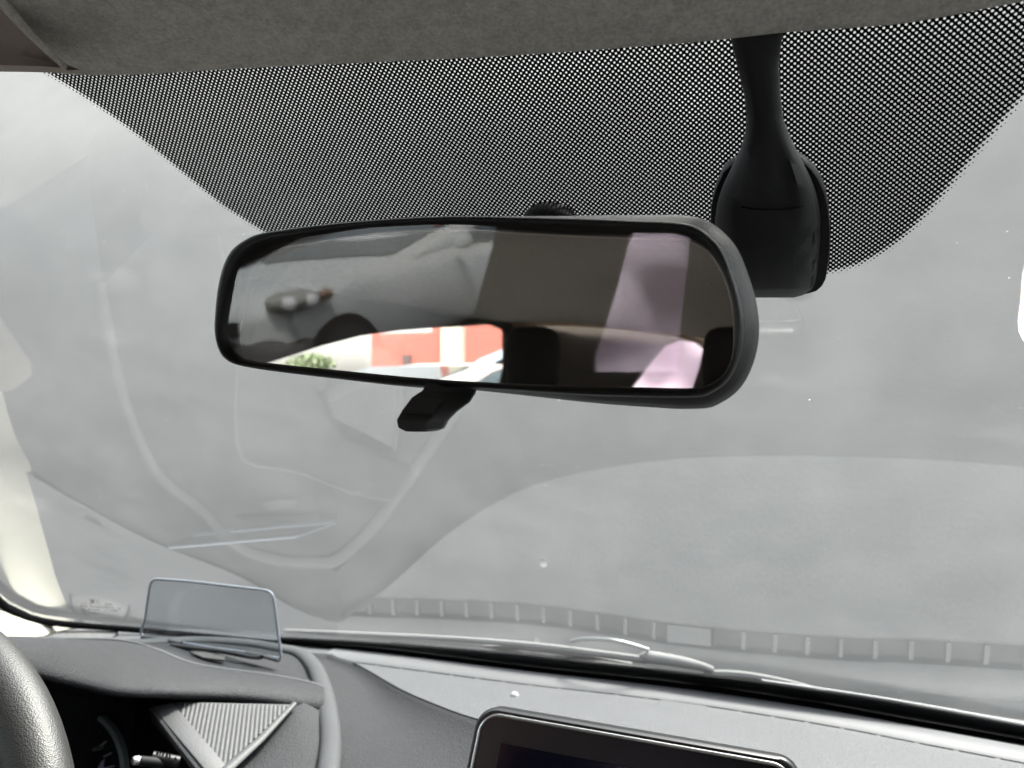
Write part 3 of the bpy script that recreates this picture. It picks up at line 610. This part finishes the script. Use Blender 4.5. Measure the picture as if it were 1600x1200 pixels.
df = N(n, 'ShaderNodeBsdfDiffuse'); df.inputs[0].default_value = (.7, .7, .68, 1); m2 = N(n, 'ShaderNodeMixShader'); n.links.new(kk, m2.inputs[0]); n.links.new(ms.outputs[0], m2.inputs[1]); n.links.new(df.outputs[0], m2.inputs[2]); n.links.new(m2.outputs[0], o.inputs['Surface'])
tk = math.tan(math.radians(6.34)); gg = mixp(-.01); V = m3(gg, -.0022+.0042+gg[:, 1]*tk); mesh('wedge_front', V, [tuple(range(NM))], m, mir, smooth=False)
# day/night lever
rowsL = [((664, 598), (735, 604), .340), ((658, 610), (733, 615), .338), ((641, 621), (724, 629), .330), ((627, 640), (702, 645), .322), ((618, 656), (688, 659), .318), ((621, 668), (682, 671), .318), ((634, 674), (670, 675), .320)]
fr, bk = [], []
for (l, r, z) in rowsL:
    a_, b_ = W(*l, z), W(*r, z); fr.append(a_+(b_-a_)*np.array([0, .06, .42, .76, 1.0])[:, None]+nA*np.array([-.0015, .0015, .002, .0012, -.005])[:, None])
    bk.append(a_+(b_-a_)*np.array([0.02, .1, .5, .9, .98])[:, None]-nA*.009)
rings = [np.vstack([f_, b_[::-1]]) for f_, b_ in zip(fr, bk)]
V, Fc = loft(rings, True, True, True); LEV = plastic('lever_plastic', (.028, .028, .028), .45, 1600, .1, .1, .5); lv = bevel(mesh('dimming_lever', V, Fc, LEV, mir), .0016, 3)
Q = []
for i in range(9):
    t = (i+.5)/9; a_ = W(651-18*t, 624+20*t, .3285-.0075*t); b_ = W(695-15*t, 626+21*t, .3285-.0075*t)
    V, Fc = tube(np.array([a_, b_])+nA*.0030, .0009, 6); Q.append((V, Fc))
V, Fc = join(Q); mesh('grip_ridges', V, Fc, LEV, lv)
# foot glued to the glass and the arm to the housing
q = onG(864, 356, .001); gn_ = gn(q[0])
e1 = np.cross(gn_, (0, 0, 1.)); e1 /= np.linalg.norm(e1); e2 = np.cross(gn_, e1)
V, Fc = loft([np.array([q-gn_*z+(e1*math.cos(t)+e2*math.sin(t))*r for t in np.linspace(0, 2*math.pi, 28, endpoint=False)]) for r, z in ((.0185, 0), (.0182, .006), (.0165, .011), (.012, .0145), (.006, .016), (.0005, .0163))], True)
mt = mesh('mounting_foot', V, Fc, MATTE, mir)
V, Fc = tube(np.array([q-gn_*.012, q-gn_*.03-np.array([0, .004, .01]), mc-nA*.044]), [.008, .009, .010], 12); mesh('mounting_arm', V, Fc, BLACK, mir)

# ------------------------------------------------------------------ sensor cover right of the mirror
cv = thing('sensor_cover', onG(1200, 300), 'black bottle-shaped plastic sensor housing right of the mirror', 'sensor housing')
rowsC = [(40, 1138, 1226, .006), (62, 1142, 1222, .007), (100, 1151, 1217, .010), (150, 1163, 1220, .014), (185, 1167, 1224, .016), (215, 1163, 1235, .019), (240, 1154, 1248, .024), (265, 1141, 1262, .029), (290, 1129, 1274, .033), (315, 1121, 1281, .036), (345, 1117, 1284, .038), (380, 1116, 1283, .039), (410, 1117, 1281, .039), (435, 1120, 1278, .038), (452, 1126, 1271, .036), (461, 1138, 1256, .031), (465, 1152, 1240, .025)]
T_ = np.array(rowsC, float); yy = np.concatenate([np.linspace(40, 440, 34), np.linspace(448, 465, 7)]); rings = []
cross = [(-1.0, 0.0), (-.99, .35), (-.95, .6), (-.80, .82), (-.62, .95), (-.48, 1.0), (-.2, 1.02), (.2, 1.02), (.48, 1.0), (.62, .95), (.80, .82), (.95, .6), (.99, .35), (1.0, 0.0)]
for y in yy:
    l, r, t = (np.interp(y, T_[:, 0], T_[:, j]) for j in (1, 2, 3)); cxp = (l+r)/2; hw = (r-l)/2
    # the flat front narrows towards the neck and is set back there
    zb = np.linalg.norm(onG(cxp, y)-CAM)/np.linalg.norm(ray(cxp, y)); ring = []
    fl = np.interp(y, [40, 185, 240, 330, 380, 465], [.98, .95, .62, .86, 1.0, 1.0])
    for a_, h_ in cross:
        dpt = t*h_*1.0
        if abs(a_) < .55: dpt = t*h_*np.interp(y, [40, 150, 200, 270, 330, 380], [1, 1, 1, .90, .94, 1.0])
        ring.append(W(cxp+hw*a_, y, zb-.002-dpt))
    rings.append(np.array(ring))
V, Fc = loft(rings, True, True, True); mesh('cover_body', V, Fc, COVER, cv, angle=65)
bp_ = [(1141, 245), (1128, 262), (1117, 290), (1112, 320), (1112, 380), (1116, 440), (1140, 448), (1250, 446), (1284, 434), (1294, 400), (1297, 350), (1293, 305), (1282, 270), (1266, 247), (1245, 232), (1200, 222)]
BP = spline(np.array([onG(*p, .002) for p in bp_]), 60, True); nv = gn(0.0)
V, Fc = loft([BP, BP-nv*.005, BP.mean(0)+(BP-BP.mean(0))*.985-nv*.0065], True, True, True); mesh('base_plate', V, Fc, BLACK, cv)
zb = np.linalg.norm(onG(1204, 325)-CAM)/np.linalg.norm(ray(1204, 325))
V, Fc = tube(spline(np.array([W(x_, y_, zb-.002-.0375*k_-.0004) for x_, y_, k_ in ((1155, 322, .90), (1175, 326, .93), (1204, 327.5, .94), (1235, 326, .93), (1254, 322, .90))]), 24), .0005, 6); mesh('cover_seam', V, Fc, MATTE, cv)
for (x0, y0, x1, y1) in ((1268, 366, 1272.5, 387), (1274, 358, 1277.5, 378), (1268, 409, 1273, 426), (1274, 398, 1277, 412), (1266, 434, 1271, 450)):
    zb = np.linalg.norm(onG((x0+x1)/2, y0)-CAM)/np.linalg.norm(ray((x0+x1)/2, y0))-.002
    ga = lambda px: zb-.038*np.interp((px-1200)/82.5, [.62, .80, .95, 1.0], [.95, .82, .6, .3])-.0008
    P = [W(x0, y1, ga(x0)), W(x1, y1-4, ga(x1)), W(x1+.8, y0-5, ga(x1)), W(x0+.8, y0, ga(x0))]
    V, Fc = slab(P, nA, .0006); mesh('vent_slot', V, Fc, MATTE, cv, smooth=False)

# ------------------------------------------------------------------ wiper and cowl outside
def outG(px, py, out): 
    p = onG(px, py); return p+gn(p[0])*out
wp = thing('windscreen_wiper', outG(1000, 1050, .01), 'grey windscreen wiper parked along the foot of the glass', 'wiper')
WM = flat('weathered_wiper', (.16, .162, .158), .75, spec=.2); WD = flat('wiper_rubber', (.02, .021, .022), .5)
blade = spline(np.array([outG(*p, .006) for p in [(610, 1014), (700, 1022), (800, 1030), (900, 1042), (1000, 1056), (1100, 1073), (1200, 1090), (1290, 1106)]]), 40)
V, Fc = tube(blade, .0042, 8, 1.2); mesh('wiper_rubber', V, Fc, WD, wp)
V, Fc = tube(spline(np.array([outG(*p, .013) for p in [(440, 1000), (560, 1006), (700, 1014), (830, 1025), (930, 1038), (1010, 1049)]]), 40), np.linspace(.0024, .0046, 40), 8); mesh('blade_arm', V, Fc, WM, wp)
V, Fc = tube(spline(np.array([outG(*p, .012) for p in [(752, 1025), (790, 1026), (825, 1027), (870, 1034), (940, 1047), (985, 1056)]]), 30), np.interp(np.linspace(0, 1, 30), [0, .3, .36, .5, 1], [.0015, .004, .005, .003, .004]), 8); mesh('blade_frame', V, Fc, WM, wp)
V, Fc = tube(spline(np.array([outG(*p, .020) for p in [(888, 1028), (910, 1025), (950, 1027), (985, 1035), (1010, 1043)]]), 24), .0024, 8); mesh('lock_spring', V, Fc, WD if False else flat('dark_steel', (.11, .12, .12), .4, metal=.4), wp)
V, Fc = tube(spline(np.array([outG(*p, .015) for p in [(998, 1046), (1012, 1047), (1050, 1053), (1090, 1061), (1112, 1068)]]), 20), np.interp(np.linspace(0, 1, 20), [0, .12, .6, 1], [.003, .0068, .006, .0038]), 10); mesh('bracket', V, Fc, WM, wp)
V, Fc = tube(spline(np.array([outG(*p, .012) for p in [(1100, 1070), (1150, 1071), (1200, 1078), (1250, 1089), (1290, 1101)]]), 24), np.linspace(.0052, .0030, 24), 8); mesh('end_frame', V, Fc, WM, wp)
for p in ((834, 1030), (1045, 1055)):
    c_ = outG(*p, .022); V, Fc = tube(np.array([c_, c_+np.array([0, -.003, .002])]), .0028, 10); mesh('rivet', V, Fc, WM, wp)

# ------------------------------------------------------------------ body shell of the car around the cabin
PAINT = flat('silver_grey_paint', (.35, .36, .37), .35, metal=.3); INNER = flat('charcoal_trim', (.085, .078, .070), .75)
cb = thing('car_body', (XC, 0, 0), 'body of the car whose cabin this is, with dark inner trim', 'car body')
def holed(name, outer, holes, to3, th, mat, parent):
    """plate with openings: outer and holes are 2-D outlines, to3 places them, th is a thickness vector"""
    bm = bmesh.new(); o0 = origin(parent); th = np.array(th, float); es = []
    for L in [outer]+holes:
        vs = [bm.verts.new(to3(*p)-o0) for p in L]; es += [bm.edges.new((vs[i], vs[(i+1) % len(vs)])) for i in range(len(vs))]
    bmesh.ops.triangle_fill(bm, edges=es, use_beauty=True, use_dissolve=False)
    r = bmesh.ops.extrude_face_region(bm, geom=list(bm.faces))
    for v_ in [q for q in r['geom'] if isinstance(q, bmesh.types.BMVert)]: v_.co += Vector(th)
    bmesh.ops.recalc_face_normals(bm, faces=bm.faces)
    me = bpy.data.meshes.new(name); bm.to_mesh(me); bm.free(); me.materials.append(mat)
    ob = bpy.data.objects.new(name, me); COL.objects.link(ob); ob.parent = parent; return ob
rear_open = [(-.22, .95), (-.22, 1.165), (-.30, 1.192), (-.41, 1.221), (-.482, 1.237), (-.643, 1.275), (-.78, 1.302), (-.943, 1.324), (-1.215, 1.352), (-1.44, 1.374), (-1.525, 1.378), (-1.60, 1.370), (-1.635, 1.345), (-1.642, 1.31), (-1.63, 1.275), (-1.577, 1.2), (-1.37, .996), (-1.25, .95)]
front_open = [(.50, .99), (.30, 1.24), (.10, 1.34), (-.10, 1.36), (-.10, .95), (.30, .93)]
for sx, xp, outl, ops in ((-1, -.985, [(.70, .25), (.70, .97), (.42, 1.28), (.22, 1.44), (-.16, 1.44), (-.16, .25)], [front_open]), (-1, -.88, [(-.14, .25), (-.14, 1.44), (-1.8, 1.44), (-1.8, .25)], [rear_open]),
                          (1, .70, [(.62, .25), (.62, 1.0), (.42, 1.28), (.22, 1.44), (-1.8, 1.44), (-1.8, .25)], [rear_open, front_open])):
    holed('side_panel', outl, ops, lambda a_, b_, xp=xp: np.array([xp, a_, b_]), (sx*.006, 0, 0), INNER, cb)
V, Fc = box((-.895, .10, .86), .175, .72, .12); bevel(mesh('door_trim', V, Fc, INNER, cb), .03, 3)
V, Fc = box((-.955, -.16, .9), .16, .05, 1.1); mesh('door_post', V, Fc, INNER, cb, smooth=False)
TINT = glass('side_glass', (.84, .88, .87), .06, .9, 5); PRIV = glass('privacy_glass', (.82, .85, .84), .06, .9, 5)
for sx in (-1, 1):
    xp = (-.88 if sx < 0 else .70)+sx*.003
    for Lp in (rear_open, front_open):
        mesh('side_window', np.array([(xp-(.105 if sx < 0 and Lp is front_open else 0), a_, b_) for a_, b_ in Lp]), [tuple(range(len(Lp)))], PRIV if Lp is rear_open else TINT, cb, smooth=False)
def mto(px, py, ax, val, nr=None):
    """point on the plane coordinate[ax] = val that the mirror shows at a photo pixel"""
    p = mp(px, py); d = ray(px, py); nr = nA if nr is None else nr; r = d-2*d.dot(nr)*nr
    return p+r*((val-p[ax])/r[ax])
YT = -1.72
hatch_open = [tuple(mto(px, py, 1, YT, nr)[[0, 2]]) for px, py, nr in [(925, 585, nB), (926, 560, nB), (955, 470, nB), (985, 605, nA), (1010, 570, nA), (1035, 540, nA), (1060, 530, nA), (1085, 535, nA), (1098, 545, nA), (1092, 575, nA), (1082, 605, nA), (1062, 520, nB), (1058, 585, nB)]]
holed('tailgate', [(-.93, .25), (.75, .25), (.75, 1.47), (-.93, 1.47)], [hatch_open], lambda a_, b_: np.array([a_, YT, b_]), (0, -.04, 0), INNER, cb)
mesh('rear_window', np.array([(a_, YT-.02, b_) for a_, b_ in hatch_open]), [tuple(range(len(hatch_open)))], TINT, cb, smooth=False)
V, Fc = box((-.09, -.5, .24), 1.6, 2.7, .04); mesh('floor_pan', V, Fc, INNER, cb, smooth=False)
V, Fc = box((-.09, .80, .52), 1.75, .06, .6); mesh('bulkhead', V, Fc, INNER, cb, smooth=False)
rf = []
for y in np.linspace(.27, -1.62, 12):
    k = np.clip((y+.2)/.47, 0, 1); rf.append(np.array([(x, y, 1.50-.045*k**2-.05*np.clip((abs(x-XC)-.45)/.42, 0, 1)**2) for x in np.linspace(-1.0, .80, 20)]))
V, Fc = loft(rf); mesh('roof_skin', V, Fc, PAINT, cb)
bn = []
for t in np.linspace(0, 1, 10): bn.append(np.array([(x, gy(x)+.10+t*.80, .815-.32*t-.05*t**2-.03*(abs(x-XC)/.85)**2) for x in np.linspace(-.95, .75, 24)]))
V, Fc = loft(bn); mesh('bonnet', V, Fc, PAINT, cb)
V, Fc = loft([np.array([(x, gy(x)+dy, z) for x in np.linspace(-1.0, .8, 40)]) for dy, z in ((.0, .838), (.03, .825), (.08, .822), (.11, .838))]); mesh('cowl_panel', V, Fc, WD, cb)
V, Fc = box((-.09, 1.78, .30), 1.62, .06, .34); mesh('front_bumper', V, Fc, PAINT, cb, smooth=False)
mir_rows = [np.array([2*XC-.0, 0, 0])+r_*np.array([-1, 1, 1]) for r_ in (pt_in, .7*pt_in+.3*pt_out, .35*pt_in+.65*pt_out, pt_out)]
V, Fc = loft(mir_rows); mesh('pillar_cover', V, Fc, CREAM, cb)
# tan strip painting the orange glow along the rear edge of the headlining
V, Fc = tube(spline(np.array([mto(*q_, 1, YT+.03) for q_ in [(770, 507), (860, 504), (950, 508), (1050, 520), (1110, 535), (1180, 556)]]), 20), .010, 8); mesh('header_glow', V, Fc, flat('tan_glow', (.70, .50, .34), .5), cb)

# rear seat head restraints
rs = thing('back_bench', (-.1, -1.15, .6), 'dark fabric rear seat dimly reflected low in the mirror', 'bench')
SEAT = flat('dark_seat_fabric', (.022, .022, .025), .9, spec=.1, scale=60)
V, Fc = box((-.1, -1.25, .58), 1.45, .16, .58); bevel(mesh('seat_back', V, Fc, SEAT, rs), .05, 4)
def restraint(px0, px1, pytop, yw, label):
    a_ = mto(px0, pytop, 1, yw); b_ = mto(px1, pytop, 1, yw); cx_ = (a_[0]+b_[0])/2; hw = abs(b_[0]-a_[0])/2; zt = a_[2]
    r = thing('head_restraint', (cx_, yw, zt-.2), label, 'head restraint', 'rear head restraints')
    rows = []
    for t, sc in ((-.2, .72), (-.17, .9), (-.10, 1.0), (-.05, 1.0), (-.02, .92), (-.006, .75), (0, .45)):
        rows.append(np.array([(cx_+hw*sc*np.sign(math.cos(a))*abs(math.cos(a))**.5, yw+.045*sc*np.sign(math.sin(a))*abs(math.sin(a))**.6, zt+t) for a in np.linspace(0, 2*math.pi, 28, endpoint=False)]))
    V, Fc = loft(rows, True, True, True); mesh('cushion', V, Fc, flat('navy_black_fabric', (.012, .013, .018), .85, spec=.15, scale=80), r)
    for dx_ in (-.4, .4):
        V, Fc = tube(np.array([(cx_+dx_*hw, yw, zt-.26), (cx_+dx_*hw, yw, zt-.18)]), .006, 8); mesh('post', V, Fc, CHROME, r)
restraint(793, 872, 512, -1.12, 'black head restraint reflected near the middle of the mirror')
restraint(1098, 1185, 512, -1.0, 'black head restraint reflected at the right end of the mirror')

# ------------------------------------------------------------------ what the mirror sees outside
SIL = flat('silver_car_paint', (.62, .64, .64), .35, metal=.15, var=.03); DG = flat('dark_car_glass', (.03, .045, .045), .08)
sc_ = thing('silver_car', (-3.47, -4.9, 0), 'silver parked car reflected in the left half of the mirror', 'car')
# side profile (y, z), front towards +y; x from -5.1 to -3.4
def car_loft(sections, mat, name, parent):
    """sections: (y, half width, z0, z1)"""
    rows = []
    for y, hw, z0, z1, rd_ in sections:
        ring = []
        for a in np.linspace(0, 2*math.pi, 28, endpoint=False):
            cs_, sn = math.cos(a), math.sin(a); ring.append((-3.47+hw*np.sign(cs_)*abs(cs_)**rd_, y, (z0+z1)/2+(z1-z0)/2*np.sign(sn)*abs(sn)**rd_))
        rows.append(np.array(ring))
    V, Fc = loft(rows, True, True, True); return mesh(name, V, Fc, mat, parent)
bd = car_loft([(-2.84, .55, .58, .88, .5), (-2.92, .75, .48, .97, .4), (-3.08, .84, .45, 1.02, .35), (-3.5, .875, .45, 1.06, .35), (-4.5, .88, .45, 1.09, .35), (-5.5, .88, .45, 1.14, .35), (-7.1, .86, .45, 1.12, .38), (-7.5, .8, .5, 1.06, .45), (-7.6, .6, .6, .95, .5)], SIL, 'body', sc_)
cabn = car_loft([(-4.4, .77, 1.0, 1.08, .6), (-5.2, .73, 1.0, 1.24, .5), (-6.0, .69, 1.0, 1.37, .45), (-6.7, .67, 1.0, 1.42, .45), (-7.0, .66, 1.0, 1.40, .45), (-7.35, .65, 1.0, 1.28, .5), (-7.5, .64, 1.0, 1.14, .6)], SIL, 'roof', sc_)
V, Fc = box((-3.47, -5.1, .36), 1.66, 4.2, .22); mesh('underbody', V, Fc, MATTE, sc_, smooth=False)
def pane_slab(name, P, nv, mat):
    V, Fc = slab(P, nv, .02); mesh(name, np.array(V), Fc, mat, sc_, smooth=False)
pane_slab('side_window', [(-2.71, -5.35, 1.14), (-2.755, -6.05, 1.31), (-2.775, -6.4, 1.36), (-2.745, -6.45, 1.15)], (1, 0, 0), DG)
pane_slab('side_window', [(-2.745, -6.53, 1.15), (-2.78, -6.5, 1.36), (-2.785, -6.9, 1.35), (-2.755, -7.15, 1.17)], (1, 0, 0), DG)
pane_slab('windscreen_pane', [(-4.06, -4.5, 1.11), (-2.88, -4.5, 1.11), (-2.94, -5.95, 1.375), (-4.00, -5.95, 1.375)], (0, .18, .98), DG)
for yw in (-3.34, -6.5):
    ring = lambda r, x, k=0: np.array([(x, yw+r*math.cos(a), (.38+r*math.sin(a))) for a in np.linspace(0, 2*math.pi, 32, endpoint=False)])
    V, Fc = loft([ring(.43, -2.64), ring(.43, -2.585)], True, True, True); mesh('wheel_arch', V, Fc, MATTE, sc_)
    V, Fc = loft([ring(.36, -2.85), ring(.37, -2.60), ring(.36, -2.575), ring(.23, -2.57)], True, True, True); wh = mesh('wheel', V, Fc, WD, sc_)
    V, Fc = loft([ring(.23, -2.57), ring(.22, -2.56), ring(.05, -2.555)], True, True, True); mesh('hubcap', V, Fc, flat('alloy', (.25, .25, .25), .4, metal=.5), wh)
LENS = flat('headlight_lens', (.70, .71, .73), .12); AMB = flat('amber_lens', (.22, .13, .10), .3); LSUR = flat('lamp_surround', (.33, .325, .30), .3)
def ellip(c_, rx, ry, rz, k=10):
    rows = [np.array([(c_[0]+rx*math.sin(p)*math.cos(a), c_[1]+ry*math.sin(p)*math.sin(a), c_[2]+rz*math.cos(p)) for a in np.linspace(0, 2*math.pi, 20, endpoint=False)]) for p in np.linspace(.05, math.pi-.05, k)]
    return loft(rows, True, True, True)
for sg in (1, -1):
    V, Fc = ellip((-3.47+sg*.76, -3.02, .93), .14, .20, .062); hd = mesh('headlight', V, Fc, LSUR, sc_)
    for dx_, dy_ in ((.075, .17), (.125, .02)):
        V, Fc = ellip((-3.47+sg*(.76+dx_), -3.02+dy_*.85, .925), .05, .04, .042, 8); mesh('bulb_lens', V, Fc, LENS, hd)
    V, Fc = ellip((-3.47+sg*.885, -3.16, .945), .035, .06, .035, 8); mesh('turn_signal', V, Fc, AMB, sc_)
mesh('lower_bumper', *loft([np.array([(-3.47+hw_*np.sign(math.cos(a))*abs(math.cos(a))**.4, y_, .46+hz_*np.sign(math.sin(a))*abs(math.sin(a))**.4) for a in np.linspace(0, 2*math.pi, 28, endpoint=False)]) for y_, hw_, hz_ in ((-2.80, .55, .24), (-2.88, .78, .30), (-3.02, .865, .33), (-3.12, .89, .33))], True, True, True), flat('bumper_reflection', (.05, .05, .052), .6), sc_)  # dark colour stands in for dark ground reflected low on the bumper
V, Fc = box((-3.47, -2.82, .80), 1.0, .10, .08); mesh('grille', V, Fc, MATTE, sc_, smooth=False)
V, Fc = box((-2.52, -5.0, 1.15), .14, .10, .11); bevel(mesh('door_mirror', V, Fc, SIL, sc_), .03)

BLU = flat('pale_blue_paint', (.42, .55, .66), .35, metal=.1, var=.03)
c0_ = mto(700, 590, 1, -8.2); c1_ = mto(790, 535, 1, -8.2)
bc = thing('blue_car', ((c0_[0]+c1_[0])/2+.9, -9.1, 0), 'pale blue car roof curving up beside the black head restraint in the mirror', 'car')
def car_x(sec, mat, name):
    rows = []
    for x, hw, z0, z1, e in sec:
        rows.append(np.array([(x, -9.05+hw*np.sign(math.cos(a))*abs(math.cos(a))**e, (z0+z1)/2+(z1-z0)/2*np.sign(math.sin(a))*abs(math.sin(a))**e) for a in np.linspace(0, 2*math.pi, 28, endpoint=False)]))
    V, Fc = loft(rows, True, True, True); return mesh(name, V, Fc, mat, bc)
X0, Z0, X1, Z1 = c0_[0], c0_[2], c1_[0], c1_[2]
car_x([(X0-1.4, .6, .4, .85, .5), (X0-1.2, .82, .3, 1.0, .4), (X0-.1, .87, .28, Z0-.12, .35), (X1+2.6, .87, .28, Z0-.05, .35), (X1+3.0, .7, .4, Z0-.3, .5)], BLU, 'body')
car_x([(X0-.12, .80, 1.0, Z0-.10, .5), (X0, .80, 1.0, Z0, .45), (X0+.45*(X1-X0), .79, 1.0, Z0+.62*(Z1-Z0), .4), (X1, .78, 1.0, Z1, .4), (X1+.5, .77, 1.0, Z1+.10, .4), (X1+1.4, .77, 1.0, Z1+.10, .4), (X1+2.3, .74, 1.0, Z1-.2, .5), (X1+2.6, .7, 1.0, Z0-.1, .6)], BLU, 'roof')
yf = -9.05+.785
V, Fc = slab([(X0+.22, yf, Z0-.13), (X0+.30, yf, Z0-.02), (X0+.45*(X1-X0)+.10, yf, Z0+.62*(Z1-Z0)-.16), (X1+.05, yf, Z1-.14), (X1+.6, yf, Z1-.05), (X1+.6, yf, Z0-.13)], (0, 1, 0), .03); mesh('window_frame', np.array(V)+np.array([0, .02, 0]), Fc, MATTE, bc, smooth=False)
V, Fc = slab([(X0+.30, yf, Z0-.12), (X0+.36, yf, Z0-.06), (X0+.45*(X1-X0)+.13, yf, Z0+.62*(Z1-Z0)-.22), (X1+.05, yf, Z1-.20), (X1+.55, yf, Z1-.12), (X1+.55, yf, Z0-.12)], (0, 1, 0), .03); mesh('side_window', np.array(V)+np.array([0, .03, 0]), Fc, flat('pale_glass', (.35, .52, .55), .1), bc, smooth=False)
for xw in (X0-.55, X1+1.9):
    V, Fc = loft([np.array([(xw+r*math.cos(a), y, .33+r*math.sin(a)) for a in np.linspace(0, 2*math.pi, 24, endpoint=False)]) for r, y in ((.32, -8.4), (.32, -8.17), (.2, -8.15))], True, True, True); mesh('wheel', V, Fc, WD, bc)

m, n, b, o = M('red_brick'); br = N(n, 'ShaderNodeTexBrick'); tc = N(n, 'ShaderNodeTexCoord'); mpn = N(n, 'ShaderNodeMapping'); mpn.inputs['Rotation'].default_value = (math.pi/2, 0, 0); n.links.new(tc.outputs['Object'], mpn.inputs[0]); n.links.new(mpn.outputs[0], br.inputs['Vector'])
br.inputs['Scale'].default_value = 4.5; br.inputs['Color1'].default_value = (.54, .135, .105, 1); br.inputs['Color2'].default_value = (.46, .11, .085, 1); br.inputs['Mortar'].default_value = (.50, .30, .26, 1); n.links.new(br.outputs['Color'], b.inputs['Base Color']); b.inputs['Roughness'].default_value = .85
BRICK = m
yb_ = -11.0
xa, xb, xc = mto(580, 540, 1, yb_)[0], mto(675, 540, 1, yb_)[0], mto(900, 540, 1, yb_)[0]
za = mto(600, 521, 1, yb_)[2]
bb_ = thing('brick_building', ((xa+xc)/2, yb_-2, 0), 'red brick building with a pale pilaster reflected low in the mirror', 'building')
V, Fc = box(((xb+xc)/2, yb_-2.5, 2.6), xc-xb, 5, 5.2); mesh('wall', V, Fc, BRICK, bb_, smooth=False)
V, Fc = box(((xa+xb)/2-.001, yb_-1.5, za/2), xb-xa, 3.0, za); mesh('low_wall', V, Fc, BRICK, bb_, smooth=False)
xp0, xp1 = mto(694, 540, 1, yb_)[0], mto(727, 540, 1, yb_)[0]
V, Fc = box(((xp0+xp1)/2, yb_+.06, 2.6), xp1-xp0, .16, 5.2); mesh('pilaster', V, Fc, flat('pale_stone', (.62, .58, .50), .8), bb_, smooth=False)
q = mto(637, 562, 1, yb_); V, Fc = box((q[0], yb_+.02, q[2]), .14, .08, .16); mesh('wall_vent', V, Fc, flat('grey_vent', (.13, .11, .11), .7), bb_, smooth=False)
q = mto(485, 562, 1, -9.0)
bs = thing('garden_shrub', (q[0], -9.0, 0), 'small green shrub reflected left of the red building', 'shrub')
rnd = random.Random(5); LV, LF = [], []
for i in range(900):
    v3 = Vector((rnd.gauss(0, 1), rnd.gauss(0, 1), rnd.gauss(0, 1))).normalized()*rnd.uniform(.4, 1)
    c_ = np.array([q[0]+v3.x*.42, -9+v3.y*.3, q[2]-.06+v3.z*.15]); a_ = np.array([rnd.gauss(0, 1) for _ in range(3)]); a_ /= np.linalg.norm(a_); b_ = np.cross(a_, [rnd.gauss(0, 1) for _ in range(3)]); b_ /= np.linalg.norm(b_)
    k = len(LV); LV += [c_-a_*.04, c_+b_*.02, c_+a_*.04, c_-b_*.02]; LF.append((k, k+1, k+2, k+3))
cr = mesh('crown', LV, LF, flat('leaf_green', (.20, .26, .15), .6), bs, smooth=False); cr['kind'] = 'stuff'
V, Fc = tube(np.array([(q[0], -9, 0), (q[0]+.03, -9, .7), (q[0], -9.0, q[2])]), [.05, .04, .02], 8); mesh('trunk', V, Fc, flat('bark', (.1, .07, .05), .9), bs)
# lilac tarpaulin behind the rear window
xl, xr = -1.35, .5; rows = []
for i, z in enumerate(np.linspace(0.02, 1.95, 60)):
    r = []
    for x in np.linspace(xl, xr, 80):
        fo = .16*math.sin(7*x+4*z+1.5*math.sin(3*z))+.09*math.sin(11*x-8*z+1.5*math.sin(3*x))+.05*math.sin(13*z+7*x)
        r.append((x, -3.6+fo-.25*max(0, z-1.6)**2*4, z))
    rows.append(np.array(r))
back = [r_+np.array([0, -.9, 0]) for r_ in rows[::-1]]
V, Fc = loft(rows+back, False)
tp = mesh('tarpaulin', V, Fc, flat('lilac_cloth', (.56, .46, .55), .7, var=.05), loc=(-.8, -4, 0), angle=80)
tag(tp, 'pale lilac crumpled tarpaulin reflected in the right part of the mirror', 'tarpaulin')

# clipped hedge beyond the silver car
hg = thing('clipped_hedge', (-7.5, -6, 0), 'dark clipped hedge behind the silver car in the mirror', 'hedge')
rnd = random.Random(11); LV, LF = [], []
hp = [np.array([-6.2, -1.5]), np.array([-7.6, -6.0]), np.array([-8.2, -8.5])]
for i in range(5200):
    t = rnd.random()*2; a_ = hp[int(t)]+(hp[int(t)+1]-hp[int(t)])*(t-int(t)); c_ = np.array([a_[0]+rnd.uniform(-.35, .35), a_[1], rnd.uniform(.03, 1.0)**.8*1.28])
    u_ = np.array([rnd.gauss(0, 1) for _ in range(3)]); u_ /= np.linalg.norm(u_); v_ = np.cross(u_, [rnd.gauss(0, 1) for _ in range(3)]); v_ /= np.linalg.norm(v_)
    k = len(LV); LV += [c_-u_*.10, c_+v_*.06, c_+u_*.10, c_-v_*.06]; LF.append((k, k+1, k+2, k+3))
lf_ = mesh('foliage', LV, LF, flat('hedge_green', (.030, .045, .028), .7), hg, smooth=False); lf_['kind'] = 'stuff'
rows = []
for p_ in hp: rows.append(np.array([(p_[0]+dx_, p_[1], z_) for dx_, z_ in ((-.25, 0), (-.25, 1.1), (.25, 1.1), (.25, 0))]))
V, Fc = loft(rows, True, True, True); mesh('branches', V, Fc, flat('dark_twigs', (.03, .028, .02), .9), hg, smooth=False)
